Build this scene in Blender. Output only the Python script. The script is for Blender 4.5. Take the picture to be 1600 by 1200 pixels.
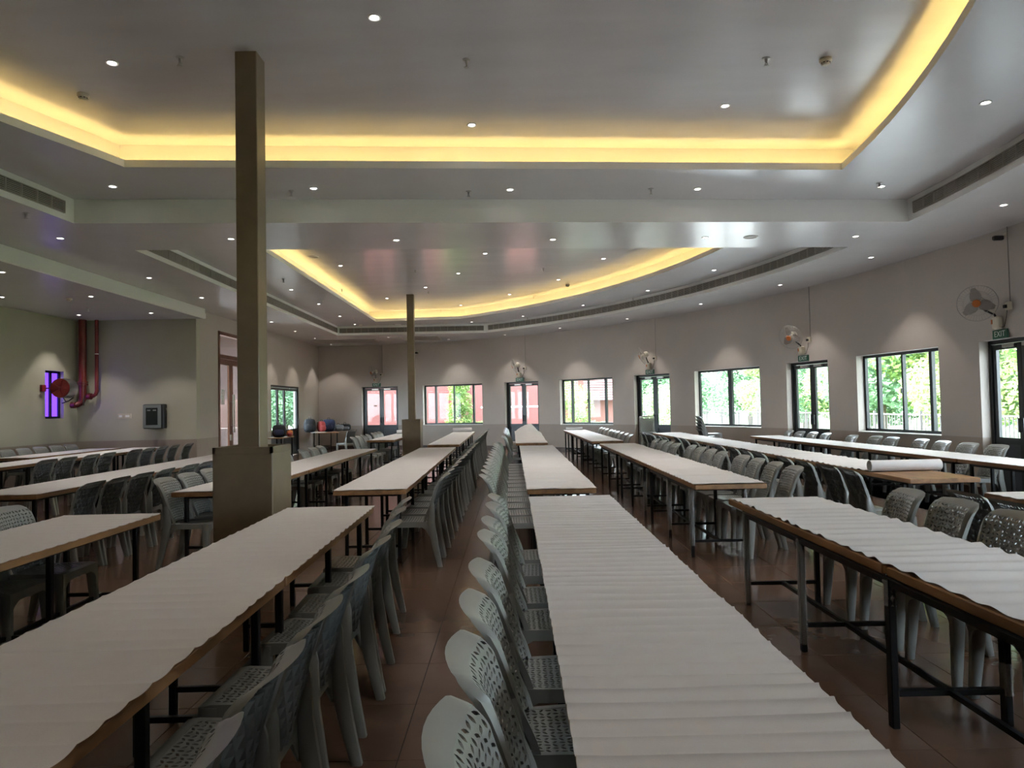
import bpy, math, random
from mathutils import Vector, Matrix, noise
from mathutils.geometry import tessellate_polygon
random.seed(7)
sc = bpy.context.scene
for o in list(bpy.data.objects): bpy.data.objects.remove(o)
COL = sc.collection
PI = math.pi

# ------------------------------------------------------------------ camera
F_PX, CAM_H, PITCH, ROLL = 1110.0, 1.57, math.atan(35/1110.0), 0.02
cam_d = bpy.data.cameras.new('camera'); cam = bpy.data.objects.new('camera', cam_d); COL.objects.link(cam)
cam_d.sensor_fit = 'HORIZONTAL'; cam_d.sensor_width = 36.0; cam_d.lens = 36.0*F_PX/1600.0
cam_d.clip_start = 0.05; cam_d.clip_end = 500
_f = Vector((0, math.cos(PITCH), math.sin(PITCH))); _r0 = Vector((1, 0, 0)); _u0 = _r0.cross(_f)
_r = _r0*math.cos(ROLL) - _u0*math.sin(ROLL); _u = _u0*math.cos(ROLL) + _r0*math.sin(ROLL)
cam.matrix_world = Matrix(((_r.x, _u.x, -_f.x, 0), (_r.y, _u.y, -_f.y, 0), (_r.z, _u.z, -_f.z, CAM_H), (0, 0, 0, 1)))
sc.camera = cam
# ------------------------------------------------------------------ world, sun, exposure
w = bpy.data.worlds.new('World'); sc.world = w; w.use_nodes = True
_bg = w.node_tree.nodes['Background']; _bg.inputs[0].default_value = (0.76, 0.875, 1.0, 1); _bg.inputs[1].default_value = 7.0
sun_d = bpy.data.lights.new('sun', 'SUN'); sun_d.energy = 13.0; sun_d.angle = 0.02; sun_d.color = (1.0, 0.95, 0.86)
sun = bpy.data.objects.new('sun', sun_d); COL.objects.link(sun)
sun.rotation_euler = Vector((0.62, 0.16, -0.70)).to_track_quat('-Z', 'Y').to_euler()
sc.view_settings.view_transform = 'Standard'; sc.view_settings.look = 'None'
sc.view_settings.exposure = 1.85; sc.view_settings.gamma = 1.0; sc.view_settings.use_curve_mapping = False
sc.cycles.use_denoising = True; sc.cycles.use_adaptive_sampling = True; sc.cycles.adaptive_threshold = 0.05
sc.cycles.max_bounces = 5; sc.cycles.diffuse_bounces = 3; sc.cycles.glossy_bounces = 2
sc.cycles.transparent_max_bounces = 10; sc.cycles.transmission_bounces = 4
sc.cycles.sample_clamp_indirect = 6.0; sc.cycles.caustics_reflective = False; sc.cycles.caustics_refractive = False
SPOT_W = 24.0
COVE_E = 9.5
DISC_E = 9.0

# ------------------------------------------------------------------ materials
MATS = {}
def mat(name, col, rough=0.6, metal=0.0, noise_amt=0.0, noise_scale=8.0, bump=0.0, bump_scale=40.0, spec=0.5, emit=None, estr=0.0, col2=None, stretch=(1, 1, 1), coords='Object'):
    m = bpy.data.materials.new(name); m.use_nodes = True
    nt = m.node_tree; b = nt.nodes['Principled BSDF']
    b.inputs['Roughness'].default_value = rough; b.inputs['Metallic'].default_value = metal
    b.inputs['Specular IOR Level'].default_value = spec
    c = (*col, 1)
    b.inputs['Base Color'].default_value = c
    if noise_amt > 0 or bump > 0:
        tc = nt.nodes.new('ShaderNodeTexCoord'); mp = nt.nodes.new('ShaderNodeMapping')
        mp.inputs['Scale'].default_value = stretch
        nt.links.new(tc.outputs[coords], mp.inputs['Vector'])
    if noise_amt > 0:
        n = nt.nodes.new('ShaderNodeTexNoise'); n.inputs['Scale'].default_value = noise_scale; n.inputs['Detail'].default_value = 5
        nt.links.new(mp.outputs[0], n.inputs['Vector'])
        mx = nt.nodes.new('ShaderNodeMix'); mx.data_type = 'RGBA'
        d = col2 if col2 else tuple(max(0, x*(1-noise_amt)) for x in col)
        mx.inputs['A'].default_value = c; mx.inputs['B'].default_value = (*d, 1)
        rp = nt.nodes.new('ShaderNodeMapRange'); rp.inputs[1].default_value = 0.35; rp.inputs[2].default_value = 0.65
        nt.links.new(n.outputs['Fac'], rp.inputs[0]); nt.links.new(rp.outputs[0], mx.inputs['Factor'])
        nt.links.new(mx.outputs['Result'], b.inputs['Base Color'])
    if bump > 0:
        n2 = nt.nodes.new('ShaderNodeTexNoise'); n2.inputs['Scale'].default_value = bump_scale; n2.inputs['Detail'].default_value = 4
        nt.links.new(mp.outputs[0], n2.inputs['Vector'])
        bp = nt.nodes.new('ShaderNodeBump'); bp.inputs['Strength'].default_value = bump; bp.inputs['Distance'].default_value = 0.01
        nt.links.new(n2.outputs['Fac'], bp.inputs['Height']); nt.links.new(bp.outputs[0], b.inputs['Normal'])
    if emit:
        b.inputs['Emission Color'].default_value = (*emit, 1); b.inputs['Emission Strength'].default_value = estr
    MATS[name] = m
    return m
def glass_mat(name, tint=(0.96, 0.98, 0.97), refl=0.015):
    m = bpy.data.materials.new(name); m.use_nodes = True; nt = m.node_tree
    for n in list(nt.nodes): nt.nodes.remove(n)
    out = nt.nodes.new('ShaderNodeOutputMaterial'); mx = nt.nodes.new('ShaderNodeMixShader')
    t = nt.nodes.new('ShaderNodeBsdfTransparent'); t.inputs[0].default_value = (*tint, 1)
    g = nt.nodes.new('ShaderNodeBsdfGlossy'); g.inputs['Roughness'].default_value = 0.02
    mx.inputs[0].default_value = refl
    nt.links.new(t.outputs[0], mx.inputs[1]); nt.links.new(g.outputs[0], mx.inputs[2]); nt.links.new(mx.outputs[0], out.inputs[0])
    MATS[name] = m; return m
def film_mat(name, col, alpha):
    m = bpy.data.materials.new(name); m.use_nodes = True; nt = m.node_tree
    b = nt.nodes['Principled BSDF']; b.inputs['Base Color'].default_value = (*col, 1); b.inputs['Roughness'].default_value = 0.25
    b.inputs['Alpha'].default_value = alpha
    MATS[name] = m; return m
def brick_mat(name, c1, c2, mortar, scale=1.0):
    m = mat(name, c1, 0.8); nt = m.node_tree; b = nt.nodes['Principled BSDF']
    tc = nt.nodes.new('ShaderNodeTexCoord'); sx = nt.nodes.new('ShaderNodeSeparateXYZ'); cx = nt.nodes.new('ShaderNodeCombineXYZ')
    ad = nt.nodes.new('ShaderNodeMath'); ad.operation = 'ADD'
    nt.links.new(tc.outputs['Object'], sx.inputs[0]); nt.links.new(sx.outputs[0], ad.inputs[0]); nt.links.new(sx.outputs[1], ad.inputs[1])
    nt.links.new(ad.outputs[0], cx.inputs[0]); nt.links.new(sx.outputs[2], cx.inputs[1])
    bt = nt.nodes.new('ShaderNodeTexBrick'); bt.inputs['Color1'].default_value = (*c1, 1); bt.inputs['Color2'].default_value = (*c2, 1)
    bt.inputs['Mortar'].default_value = (*mortar, 1); bt.inputs['Scale'].default_value = scale
    bt.inputs['Brick Width'].default_value = 0.24; bt.inputs['Row Height'].default_value = 0.08; bt.inputs['Mortar Size'].default_value = 0.008
    nt.links.new(cx.outputs[0], bt.inputs['Vector']); nt.links.new(bt.outputs['Color'], b.inputs['Base Color'])
    return m

M_ceil = mat('ceiling_paint', (0.68, 0.665, 0.675), 0.27, noise_amt=0.05, noise_scale=1.2, bump=0.05, bump_scale=2, spec=0.7)
M_ceil_gloss = mat('glossy_ceiling_paint', (0.68, 0.66, 0.67), 0.20, spec=0.8, noise_amt=0.07, noise_scale=1.5, bump=0.15, bump_scale=2.0, stretch=(0.5, 2, 1))
M_white = mat('white_trim_paint', (0.90, 0.89, 0.86), 0.5)
M_wall = mat('wall_paint_upper', (0.50, 0.44, 0.395), 0.55, noise_amt=0.04, noise_scale=1.5, bump=0.03, bump_scale=5)
M_band = mat('wall_paint_lower_band', (0.37, 0.305, 0.255), 0.45, noise_amt=0.06, noise_scale=2)
M_green_wall = mat('wall_paint_greenish', (0.50, 0.475, 0.38), 0.55, noise_amt=0.04, noise_scale=1.5)
M_column = mat('column_paint', (0.215, 0.165, 0.105), 0.38, noise_amt=0.12, noise_scale=7, bump=0.02)
M_skirt = mat('dark_skirting', (0.055, 0.03, 0.022), 0.4)
M_tile = mat('brown_floor_tile', (0.150, 0.088, 0.060), 0.18, noise_amt=0.18, noise_scale=2.0, bump=0.03, bump_scale=9, coords='Generated')
M_grout = mat('floor_grout', (0.03, 0.02, 0.015), 0.8)
M_paper = mat('white_paper', (0.67, 0.635, 0.625), 0.62, noise_amt=0.03, noise_scale=14, bump=0.05, bump_scale=160)
M_wood = mat('table_wood', (0.36, 0.185, 0.08), 0.45, noise_amt=0.45, noise_scale=4, stretch=(3, 0.5, 3), bump=0.02)
M_blackmetal = mat('black_metal', (0.010, 0.010, 0.011), 0.45, noise_amt=0.3, noise_scale=30, spec=0.3)
M_plastic = mat('grey_chair_plastic', (0.255, 0.262, 0.248), 0.30, noise_amt=0.05, noise_scale=10)
M_plastic_shade = mat('chair_plastic_shaded', (0.15, 0.165, 0.165), 0.28)  # darker than the chair plastic: shade on the backs put into the colour
M_alu = mat('dark_aluminium_frame', (0.014, 0.017, 0.019), 0.35)
M_doorpanel = mat('dark_door_panel', (0.045, 0.05, 0.058), 0.4)
M_glass = glass_mat('window_glass')
M_dglass = glass_mat('door_glass', (0.88, 0.92, 0.92), 0.05)
M_disc = mat('downlight_disc', (1, 1, 1), 0.5, emit=(1.0, 0.97, 0.92), estr=DISC_E)
M_ring = mat('downlight_ring', (0.75, 0.74, 0.72), 0.4)
M_led = mat('cove_led_strip', (1, 0.8, 0.4), 0.5, emit=(1.0, 0.72, 0.24), estr=COVE_E)
M_steel = mat('brushed_steel', (0.45, 0.44, 0.42), 0.3, metal=0.9)
M_grille = mat('grille_metal', (0.40, 0.365, 0.325), 0.45)
M_grille_dark = mat('grille_void', (0.02, 0.018, 0.016), 0.9)
M_redpipe = mat('red_pipe_paint', (0.20, 0.025, 0.02), 0.35, noise_amt=0.25, noise_scale=8)
M_redbright = mat('red_enamel', (0.30, 0.03, 0.03), 0.3)
M_cream = mat('cream_plastic', (0.62, 0.56, 0.45), 0.4)
M_black = mat('black_plastic', (0.012, 0.012, 0.014), 0.35)
M_orange = mat('orange_plastic', (0.50, 0.14, 0.03), 0.4)
M_cable = mat('wall_cable', (0.22, 0.20, 0.18), 0.6)
M_wdoor = mat('reddish_door_wood', (0.19, 0.068, 0.033), 0.35, noise_amt=0.4, noise_scale=5, stretch=(6, 6, 0.6))
M_sign = mat('exit_sign_green', (0.012, 0.10, 0.055), 0.4)
M_signtext = mat('exit_sign_text', (0.75, 0.80, 0.72), 0.5)
M_purple = mat('purple_lit_glass', (0.1, 0.03, 0.5), 0.3, emit=(0.14, 0.045, 1.0), estr=0.75)
M_film = film_mat('clear_plastic_film', (0.75, 0.75, 0.73), 0.28)
M_bird = mat('light_guard_wire', (0.35, 0.33, 0.30), 0.4)
M_blade = mat('fan_blade_plastic', (0.30, 0.26, 0.235), 0.4)
M_brick = brick_mat('red_brick', (0.090, 0.026, 0.024), (0.102, 0.031, 0.028), (0.11, 0.047, 0.043))
M_redpaint = mat('red_exterior_paint', (0.12, 0.034, 0.026), 0.8, noise_amt=0.12, noise_scale=1.2)
M_pink = mat('pink_exterior_paint', (0.15, 0.066, 0.055), 0.8, noise_amt=0.08, noise_scale=1.5)
M_annex = mat('annex_wall_paint', (0.16, 0.115, 0.105), 0.8, noise_amt=0.05)
M_roof = mat('clay_roof_tile', (0.09, 0.045, 0.045), 0.8, noise_amt=0.3, noise_scale=4)
M_ground = mat('exterior_paving', (0.48, 0.47, 0.45), 0.9, noise_amt=0.2, noise_scale=1.5)
M_terra = mat('reflection_tint_red', (0.24, 0.085, 0.07), 0.8, noise_amt=0.2, noise_scale=3)
M_grass = mat('lawn_grass', (0.12, 0.20, 0.05), 0.9, noise_amt=0.4, noise_scale=4)
M_leaf1 = mat('bright_leaf', (0.23, 0.35, 0.14), 0.5, noise_amt=0.7, noise_scale=1.5, col2=(0.36, 0.42, 0.21))
M_leaf2 = mat('dark_leaf', (0.14, 0.27, 0.16), 0.5, noise_amt=0.7, noise_scale=1.5, col2=(0.20, 0.34, 0.19))
M_leaf3 = mat('yellow_leaf', (0.22, 0.31, 0.09), 0.5, noise_amt=0.7, noise_scale=2, col2=(0.13, 0.25, 0.07))
for _m in (M_leaf1, M_leaf2, M_leaf3):
    _nt = _m.node_tree; _b = _nt.nodes['Principled BSDF']; _o = _nt.nodes['Material Output']; _t = _nt.nodes.new('ShaderNodeBsdfTranslucent'); _x = _nt.nodes.new('ShaderNodeMixShader')
    _x.inputs[0].default_value = 0.42
    _src = _b.inputs['Base Color'].links[0].from_socket; _nt.links.new(_src, _t.inputs[0])
    _nt.links.new(_b.outputs[0], _x.inputs[1]); _nt.links.new(_t.outputs[0], _x.inputs[2]); _nt.links.new(_x.outputs[0], _o.inputs[0])
M_bark = mat('tree_bark', (0.16, 0.12, 0.09), 0.9, noise_amt=0.4, noise_scale=12)
M_fence = mat('railing_paint', (0.05, 0.05, 0.05), 0.5)
M_bagblack = mat('black_bag_fabric', (0.015, 0.015, 0.018), 0.8, bump=0.2, bump_scale=80)
M_bagnavy = mat('navy_bag_fabric', (0.02, 0.03, 0.075), 0.8, bump=0.2, bump_scale=80)
M_bagred = mat('red_bag_fabric', (0.42, 0.06, 0.055), 0.8, bump=0.2, bump_scale=80)
M_baggrey = mat('grey_bag_fabric', (0.22, 0.25, 0.28), 0.8, bump=0.2, bump_scale=80)
M_boxgrey = mat('grey_enamel', (0.20, 0.22, 0.215), 0.4)
M_boxdark = mat('dark_glossy_panel', (0.016, 0.020, 0.020), 0.2)
M_note = mat('printed_notice_paper', (0.70, 0.68, 0.66), 0.7, noise_amt=0.5, noise_scale=50, stretch=(1, 1, 3))

# ------------------------------------------------------------------ mesh builder
class MB:
    def __init__(s): s.v = []; s.f = []; s.m = []
    def add(s, vs, fs, mi=0):
        b = len(s.v); s.v += [tuple(p) for p in vs]; s.f += [tuple(b+i for i in f) for f in fs]; s.m += [mi]*len(fs); return b
    def box(s, c, d, rot=None, mi=0):
        x, y, z = d[0]/2, d[1]/2, d[2]/2
        P = [Vector((a, b, e)) for e in (-z, z) for (a, b) in ((-x, -y), (x, -y), (x, y), (-x, y))]
        if rot is not None: P = [rot @ p for p in P]
        P = [p+Vector(c) for p in P]
        s.add(P, [(3, 2, 1, 0), (4, 5, 6, 7), (0, 1, 5, 4), (1, 2, 6, 5), (2, 3, 7, 6), (3, 0, 4, 7)], mi)
    def bbox(s, c, d, bev=0.004, mi=0):          # box with chamfered vertical and horizontal edges
        x, y, z = d[0]/2, d[1]/2, d[2]/2; b = bev
        ring = lambda X, Y: [(-X+b, -Y), (X-b, -Y), (X, -Y+b), (X, Y-b), (X-b, Y), (-X+b, Y), (-X, Y-b), (-X, -Y+b)]
        rs = [[(p[0], p[1], -z) for p in ring(x-b, y-b)], [(p[0], p[1], -z+b) for p in ring(x, y)], [(p[0], p[1], z-b) for p in ring(x, y)], [(p[0], p[1], z) for p in ring(x-b, y-b)]]
        s.loft([[Vector(p)+Vector(c) for p in r] for r in rs], True, True, mi=mi)
    def loft(s, rings, cap=True, closed=True, mi=0):
        n = len(rings[0]); vs = [p for r in rings for p in r]; fs = []
        for i in range(len(rings)-1):
            for j in range(n if closed else n-1):
                k = (j+1) % n
                fs.append((i*n+j, i*n+k, (i+1)*n+k, (i+1)*n+j))
        if cap and closed:
            fs.append(tuple(reversed(range(n)))); fs.append(tuple((len(rings)-1)*n+j for j in range(n)))
        s.add(vs, fs, mi)
    def tube(s, pts, r, n=8, cap=True, mi=0):
        pts = [Vector(p) for p in pts]; rings = []; up = None
        for i, p in enumerate(pts):
            t = (pts[min(i+1, len(pts)-1)]-pts[max(i-1, 0)]).normalized()
            if up is None: up = Vector((0, 0, 1)) if abs(t.z) < .9 else Vector((1, 0, 0))
            a = t.cross(up).normalized(); b = a.cross(t).normalized(); up = b
            rr = r[i] if isinstance(r, (list, tuple)) else r
            rings.append([p+a*math.cos(2*PI*k/n)*rr+b*math.sin(2*PI*k/n)*rr for k in range(n)])
        s.loft(rings, cap, True, mi)
    def lathe(s, prof, n=16, M=None, mi=0, cap=True):
        rings = []
        for (r, z) in prof:
            rg = [Vector((r*math.cos(2*PI*k/n), r*math.sin(2*PI*k/n), z)) for k in range(n)]
            rings.append([M @ p for p in rg] if M is not None else rg)
        s.loft(rings, cap, True, mi)
    def poly(s, loops, z, down=False, mi=0):
        L = [[Vector((p[0], p[1], 0)) for p in lp] for lp in loops]
        tris = tessellate_polygon(L); vs = [Vector((p.x, p.y, z)) for lp in L for p in lp]; fs = []
        for t in tris:
            a, b, c = (vs[i] for i in t); nz = (b-a).cross(c-a).z
            if abs(nz) < 1e-9: continue
            fs.append(tuple(reversed(t)) if (nz > 0) == down else tuple(t))
        s.add(vs, fs, mi)
    def skirt(s, lp, z0, z1, closed=True, mi=0):
        n = len(lp); vs = [(p[0], p[1], z0) for p in lp]+[(p[0], p[1], z1) for p in lp]
        s.add(vs, [(i, (i+1) % n, n+(i+1) % n, n+i) for i in range(n if closed else n-1)], mi)
    def mesh(s, name, mats, smooth=False):
        me = bpy.data.meshes.new(name); me.from_pydata(s.v, [], s.f)
        for m in (mats if isinstance(mats, (list, tuple)) else [mats]): me.materials.append(m)
        if len(me.materials) > 1: me.polygons.foreach_set('material_index', s.m)
        if smooth: me.polygons.foreach_set('use_smooth', [True]*len(me.polygons)); me.set_sharp_from_angle(angle=math.radians(40))
        me.update(); return me
    def build(s, name, mats, parent=None, smooth=False, loc=None, rotz=None):
        return link(name, s.mesh(name, mats, smooth), parent, loc, rotz)
def link(name, me, parent=None, loc=None, rotz=None):
    o = bpy.data.objects.new(name, me); COL.objects.link(o)
    if parent is not None: o.parent = parent; REG.setdefault(parent.name, []).append(o)
    if loc is not None: o.location = loc
    if rotz is not None: o.rotation_euler = (0, 0, rotz)
    return o
REG = {}
def tag(o, label, cat, group=None, kind=None):
    o['label'] = label; o['category'] = cat
    if group: o['group'] = group
    if kind: o['kind'] = kind
    return o
def thing(name, label, cat, loc=(0, 0, 0), rotz=0, group=None):
    o = link(name, None, None, loc, rotz); o.empty_display_size = 0.1
    return tag(o, label, cat, group)
def struct(o, label=None):
    o['kind'] = 'structure'
    if label: o['label'] = label
    return o
def dup(root, loc, rot, label, group=None):
    r = root.copy(); COL.objects.link(r); r.location = loc; r.rotation_euler = rot if isinstance(rot, tuple) else (0, 0, rot)
    r['label'] = label
    if group: r['group'] = group
    for ch in REG.get(root.name, []):
        c = ch.copy(); COL.objects.link(c); c.parent = r
        for g in REG.get(ch.name, []):
            d = g.copy(); COL.objects.link(d); d.parent = c
    return r
ORD = ['first', 'second', 'third', 'fourth', 'fifth', 'sixth', 'seventh', 'eighth', 'ninth', 'tenth', 'eleventh', 'twelfth', 'thirteenth', 'fourteenth', 'fifteenth', 'sixteenth', 'seventeenth', 'eighteenth', 'nineteenth', 'twentieth', 'twenty-first', 'twenty-second', 'twenty-third', 'twenty-fourth', 'twenty-fifth', 'twenty-sixth', 'twenty-seventh', 'twenty-eighth', 'twenty-ninth', 'thirtieth', 'thirty-first', 'thirty-second', 'thirty-third']
# point where the sight line through a pixel of the survey meets a known height (used to survey lamp positions)
def un(x, y, z):
    d = _f + _r*((x-800)/F_PX) - _u*((y-600)/F_PX)
    t = (z-CAM_H)/d.z
    return (d.x*t, d.y*t)

# ------------------------------------------------------------------ room shell
zL, z1, z2, zA = 4.14, 4.465, 4.82, 3.90
HEAD, SILL, BAND = 2.46, 0.905, 0.92
XI, XA, XLEDGE, YA, YB = -7.8, -10.75, -7.6, 17.55, -4.6     # inner wall, alcove wall, ledge, alcove end wall, back wall
WC = (-9.7, 11.8)
def wall_r(t):
    if t < -0.08: t = -0.08
    return -1.41991852*t**3+3.00708627*t**2-1.53802326*t+17.19932459
def wp(t, off=0.0):                                           # point of the curved wall
    r = wall_r(t)+off
    if t >= -0.08: return Vector((WC[0]+r*math.cos(t), WC[1]+r*math.sin(t), 0))
    # gentler arc behind the last surveyed door
    a = Vector((WC[0]+(wall_r(-0.08)+off)*math.cos(-0.08), WC[1]+(wall_r(-0.08)+off)*math.sin(-0.08), 0))
    R = 23.0; k = (t+0.08)*17.3/R
    c0 = a-Vector((math.cos(-0.08), math.sin(-0.08), 0))*(R+off)
    return c0+Vector((math.cos(-0.08+k), math.sin(-0.08+k), 0))*(R+off)
TH0, TH1 = -0.98, 1.467
OPEN = [('door', 1.266, 1.355), ('window', 1.051, 1.203), ('door', 0.905, 0.993), ('window', 0.713, 0.849), ('door', 0.569, 0.658), ('window', 0.358, 0.508), ('door', 0.218, 0.301), ('window', 0.033, 0.165), ('door', -0.100, -0.022), ('window', -0.30, -0.165), ('door', -0.44, -0.36), ('window', -0.64, -0.505)]
def trange(a, b, step=0.03):
    n = max(1, int(math.ceil((b-a)/step))); return [a+(b-a)*i/n for i in range(n+1)]
def curved_block(mb, a, b, za, zb, th=0.25, o0=0.0, mi=0, step=0.03, ends=True):
    ts = trange(a, b, step); rings = []
    for t in ts:
        p, q = wp(t, o0), wp(t, o0+th)
        rings.append([(p.x, p.y, za), (q.x, q.y, za), (q.x, q.y, zb), (p.x, p.y, zb)])
    mb.loft(rings, ends, True, mi)
wr = MB()
cuts = sorted(OPEN, key=lambda o: o[1]); t = TH0
for (k, a, b) in cuts+[('end', TH1, TH1)]:
    if a > t:
        curved_block(wr, t, a, 0, BAND, mi=1); curved_block(wr, t, a, BAND, zL+0.4, mi=0)
    if k == 'end': break
    curved_block(wr, a, b, HEAD, zL+0.4, mi=0)
    if k == 'window': curved_block(wr, a, b, 0, SILL, mi=1)
    t = b
struct(wr.build('wall_right', [M_wall, M_band], smooth=True), 'long curved wall with windows and glass doors')
sk = MB(); t = TH0
for (k, a, b) in cuts+[('end', TH1, TH1)]:
    if k == 'window': continue
    curved_block(sk, t, a, 0, 0.12, 0.014, -0.014); t = b
struct(sk.build('baseboard_right', M_skirt))
sl = 0
for (k, a, b) in OPEN:
    if k == 'window':
        s = MB(); curved_block(s, a, b, SILL, SILL+0.02, 0.19, -0.015); sl += 1
        struct(s.build('trim_%d' % (sl+1), M_white), 'white window ledge')

def flat_wall(name, p0, p1, z0, z1_, th, side, openings=(), mats=(M_wall, M_band), label=None, band=True):
    p0 = Vector((*p0, 0)); p1 = Vector((*p1, 0)); d = p1-p0; L = d.length; d.normalize(); nrm = Vector((-d.y, d.x, 0))*side*th
    mb = MB()
    def blk(a, b, za, zb, mi):
        if b-a < 1e-4 or zb-za < 1e-4: return
        A = p0+d*a; B = p0+d*b
        vs = [(*q.xy, z) for z in (za, zb) for q in (A, B, B+nrm, A+nrm)]
        mb.add(vs, [(0, 1, 2, 3), (7, 6, 5, 4), (0, 4, 5, 1), (1, 5, 6, 2), (2, 6, 7, 3), (3, 7, 4, 0)], mi)
    def col(a, b, za, zb):
        if band and za < BAND:
            blk(a, b, za, min(BAND, zb), 1); blk(a, b, max(za, BAND), zb, 0) if zb > BAND else None
        else: blk(a, b, za, zb, 0)
    x = 0
    for (a, b, za, zb) in sorted(openings):
        col(x, a, z0, z1_); col(a, b, z0, za); col(a, b, zb, z1_); x = b
    col(x, L, z0, z1_)
    return struct(mb.build(name, list(mats)), label)
YFAR = 28.85
flat_wall('wall_inner', (XI, YA+0.2), (XI, YFAR+0.3), 0, zL+0.4, 0.2, 1, [(18.65-YA, 20.55-YA, 0, 3.74), (22.75-YA, 25.75-YA, 0, 2.43)], label='plain wall with the wooden door and the glass door')
flat_wall('wall_alcove_end', (XA-0.2, YA), (XI, YA), 0, zL+0.4, 0.2, 1, mats=(M_green_wall, M_band), label='recess end wall behind the red pipes')
flat_wall('wall_left', (XA, YB), (XA, YA), 0, zL+0.4, 0.2, 1, [(16.35-YB, 17.02-YB, 1.50, 2.62)], mats=(M_green_wall, M_band), label='far left wall with the small purple window')
flat_wall('wall_back', (XA-0.2, YB), (8, YB), 0, zL+0.9, 0.2, -1, label='back wall behind the viewer')

# ceiling ----------------------------------------------------------
def arc(c, R, y0, y1, n=24):
    a0 = math.asin((y0-c[1])/R); a1 = math.asin((y1-c[1])/R)
    return [(c[0]+R*math.cos(a0+(a1-a0)*i/n), c[1]+R*math.sin(a0+(a1-a0)*i/n)) for i in range(n+1)]
RC, RR = (-13.55, 9.92), 19.36
CC, CR = (-12.59, 10.31), 16.86
bay1 = arc(RC, RR, -3.4, 10.25)+[(-5.83, 9.45), (-5.87, 8.8), (-5.92, 8.2), (-6.0, 7.0), (-6.12, 4.0), (-6.2, 1.0), (-6.2, -3.4)]
bay2 = arc(RC, RR, 11.9, 24.56)+[(-6.0, 24.55), (-5.88, 11.08)]
cove1 = arc(CC, CR, -2.2, 8.86)+[(-4.49, 8.24), (-4.60, 7.9), (-4.74, 7.51), (-4.86, 7.18), (-4.97, 6.85), (-5.12, 6.2), (-5.25, 5.3), (-5.33, 4.0), (-5.38, 2.0), (-5.38, -2.2)]
cove2 = arc(CC, CR, 13.1, 23.13)+[(-4.47, 23.42), (-4.42, 12.4)]
def offset(lp, d):
    n = len(lp); out = []
    for i in range(n):
        a, b, c = Vector(lp[i-1]), Vector(lp[i]), Vector(lp[(i+1) % n])
        e0 = (b-a).normalized(); e1 = (c-b).normalized()
        n0 = Vector((e0.y, -e0.x)); n1 = Vector((e1.y, -e1.x)); m = (n0+n1)
        m = m/max(0.25, m.dot(n0)) if m.length > 1e-6 else n0
        out.append(tuple(b+m*d))
    return out
hall = [(p.x, p.y) for p in (wp(t, 0.05) for t in trange(TH0, TH1, 0.05))]
hall = [p for p in hall if p[1] > YB]
hall = hall+[(XI-0.1, YFAR+0.2), (XI-0.1, YA), (XLEDGE, YA), (XLEDGE, YB), (hall[0][0], YB)]
cm = MB(); cm.poly([hall, bay1, bay2], zL, True)
struct(cm.build('ceiling', M_ceil), 'low outer ceiling around the raised bays')
for i, (by, cv) in enumerate(((bay1, cove1), (bay2, cove2))):
    c = MB(); c.poly([by, cv], z1, True); c.skirt(by, zL, z1, mi=1)
    struct(c.build('ceiling_soffit', [M_ceil, M_white]), 'stepped soffit between the cove light and the air grille')
    o2 = offset(cv, 0.26)
    c = MB(); c.poly([o2], z2, True); struct(c.build('ceiling_tray', M_ceil_gloss, None), 'raised glossy ceiling inside the cove light')
    c = MB(); c.skirt(o2, z1, z2); struct(c.build('ceiling_cove_wall', M_ceil))
    # lip
    lip = MB(); ins = cv; outl = offset(cv, 0.025); h = 0.085
    lip.skirt(ins, z1-0.002, z1+h); lip.skirt(outl, z1+0.001, z1+h)
    n = len(cv); vs = [(*p, z1+h) for p in ins]+[(*p, z1+h) for p in outl]
    lip.add(vs, [(k, (k+1) % n, n+(k+1) % n, n+k) for k in range(n)])
    struct(lip.build('trim_%d' % (20+i), M_white), 'pale lip of the cove light')
    # led strip lying on the ledge behind the lip
    mid = offset(cv, 0.13); a = offset(cv, 0.042); b = offset(cv, 0.062)
    led = MB(); vs = [(*p, z1+0.03) for p in a]+[(*p, z1+0.03) for p in b]
    led.add(vs, [(k, n+k, n+(k+1) % n, (k+1) % n) for k in range(n)])
    for f in range(len(led.f)): led.f[f] = tuple(reversed(led.f[f]))
    tag(led.build('cove_light_strip', M_led), ['warm yellow light strip glowing in the near ceiling cove', 'warm yellow light strip glowing in the far ceiling cove'][i], 'strip light', 'cove light strips')
al = MB(); al.poly([[(XA-.1, YB), (XLEDGE, YB), (XLEDGE, YA), (XA-.1, YA)]], zA, True)
struct(al.build('ceiling_alcove', M_ceil), 'lower ceiling over the left recess')
lg = MB(); lg.box((XLEDGE+0.012, (YB+YA)/2, (zA+zL)/2), (0.03, YA-YB, zL-zA+0.02)); lg.box((XLEDGE+0.03, (YB+YA)/2, zA+0.06), (0.03, YA-YB, 0.12))
struct(lg.build('trim_1', M_white), 'white stepped edge where the left ceiling drops')
rf = MB(); rf.poly([[(p.x, p.y) for p in (wp(t, 0.7) for t in trange(TH0, TH1, 0.06))]+[(-8.2, 29.6), (-8.2, 17.9), (-11.2, 17.9), (-11.2, YB-.4), (8, YB-.4)]], 5.0, True)
struct(rf.build('roof', M_ceil))

ev = MB(); curved_block(ev, -0.66, 1.46, 3.25, 3.37, 1.6, 0.25)  # unseen slab added to cut steep sky light on the window row
struct(ev.build('sky_cut_slab', M_ceil), 'added unseen slab above the windows that cuts high sky light')
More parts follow.
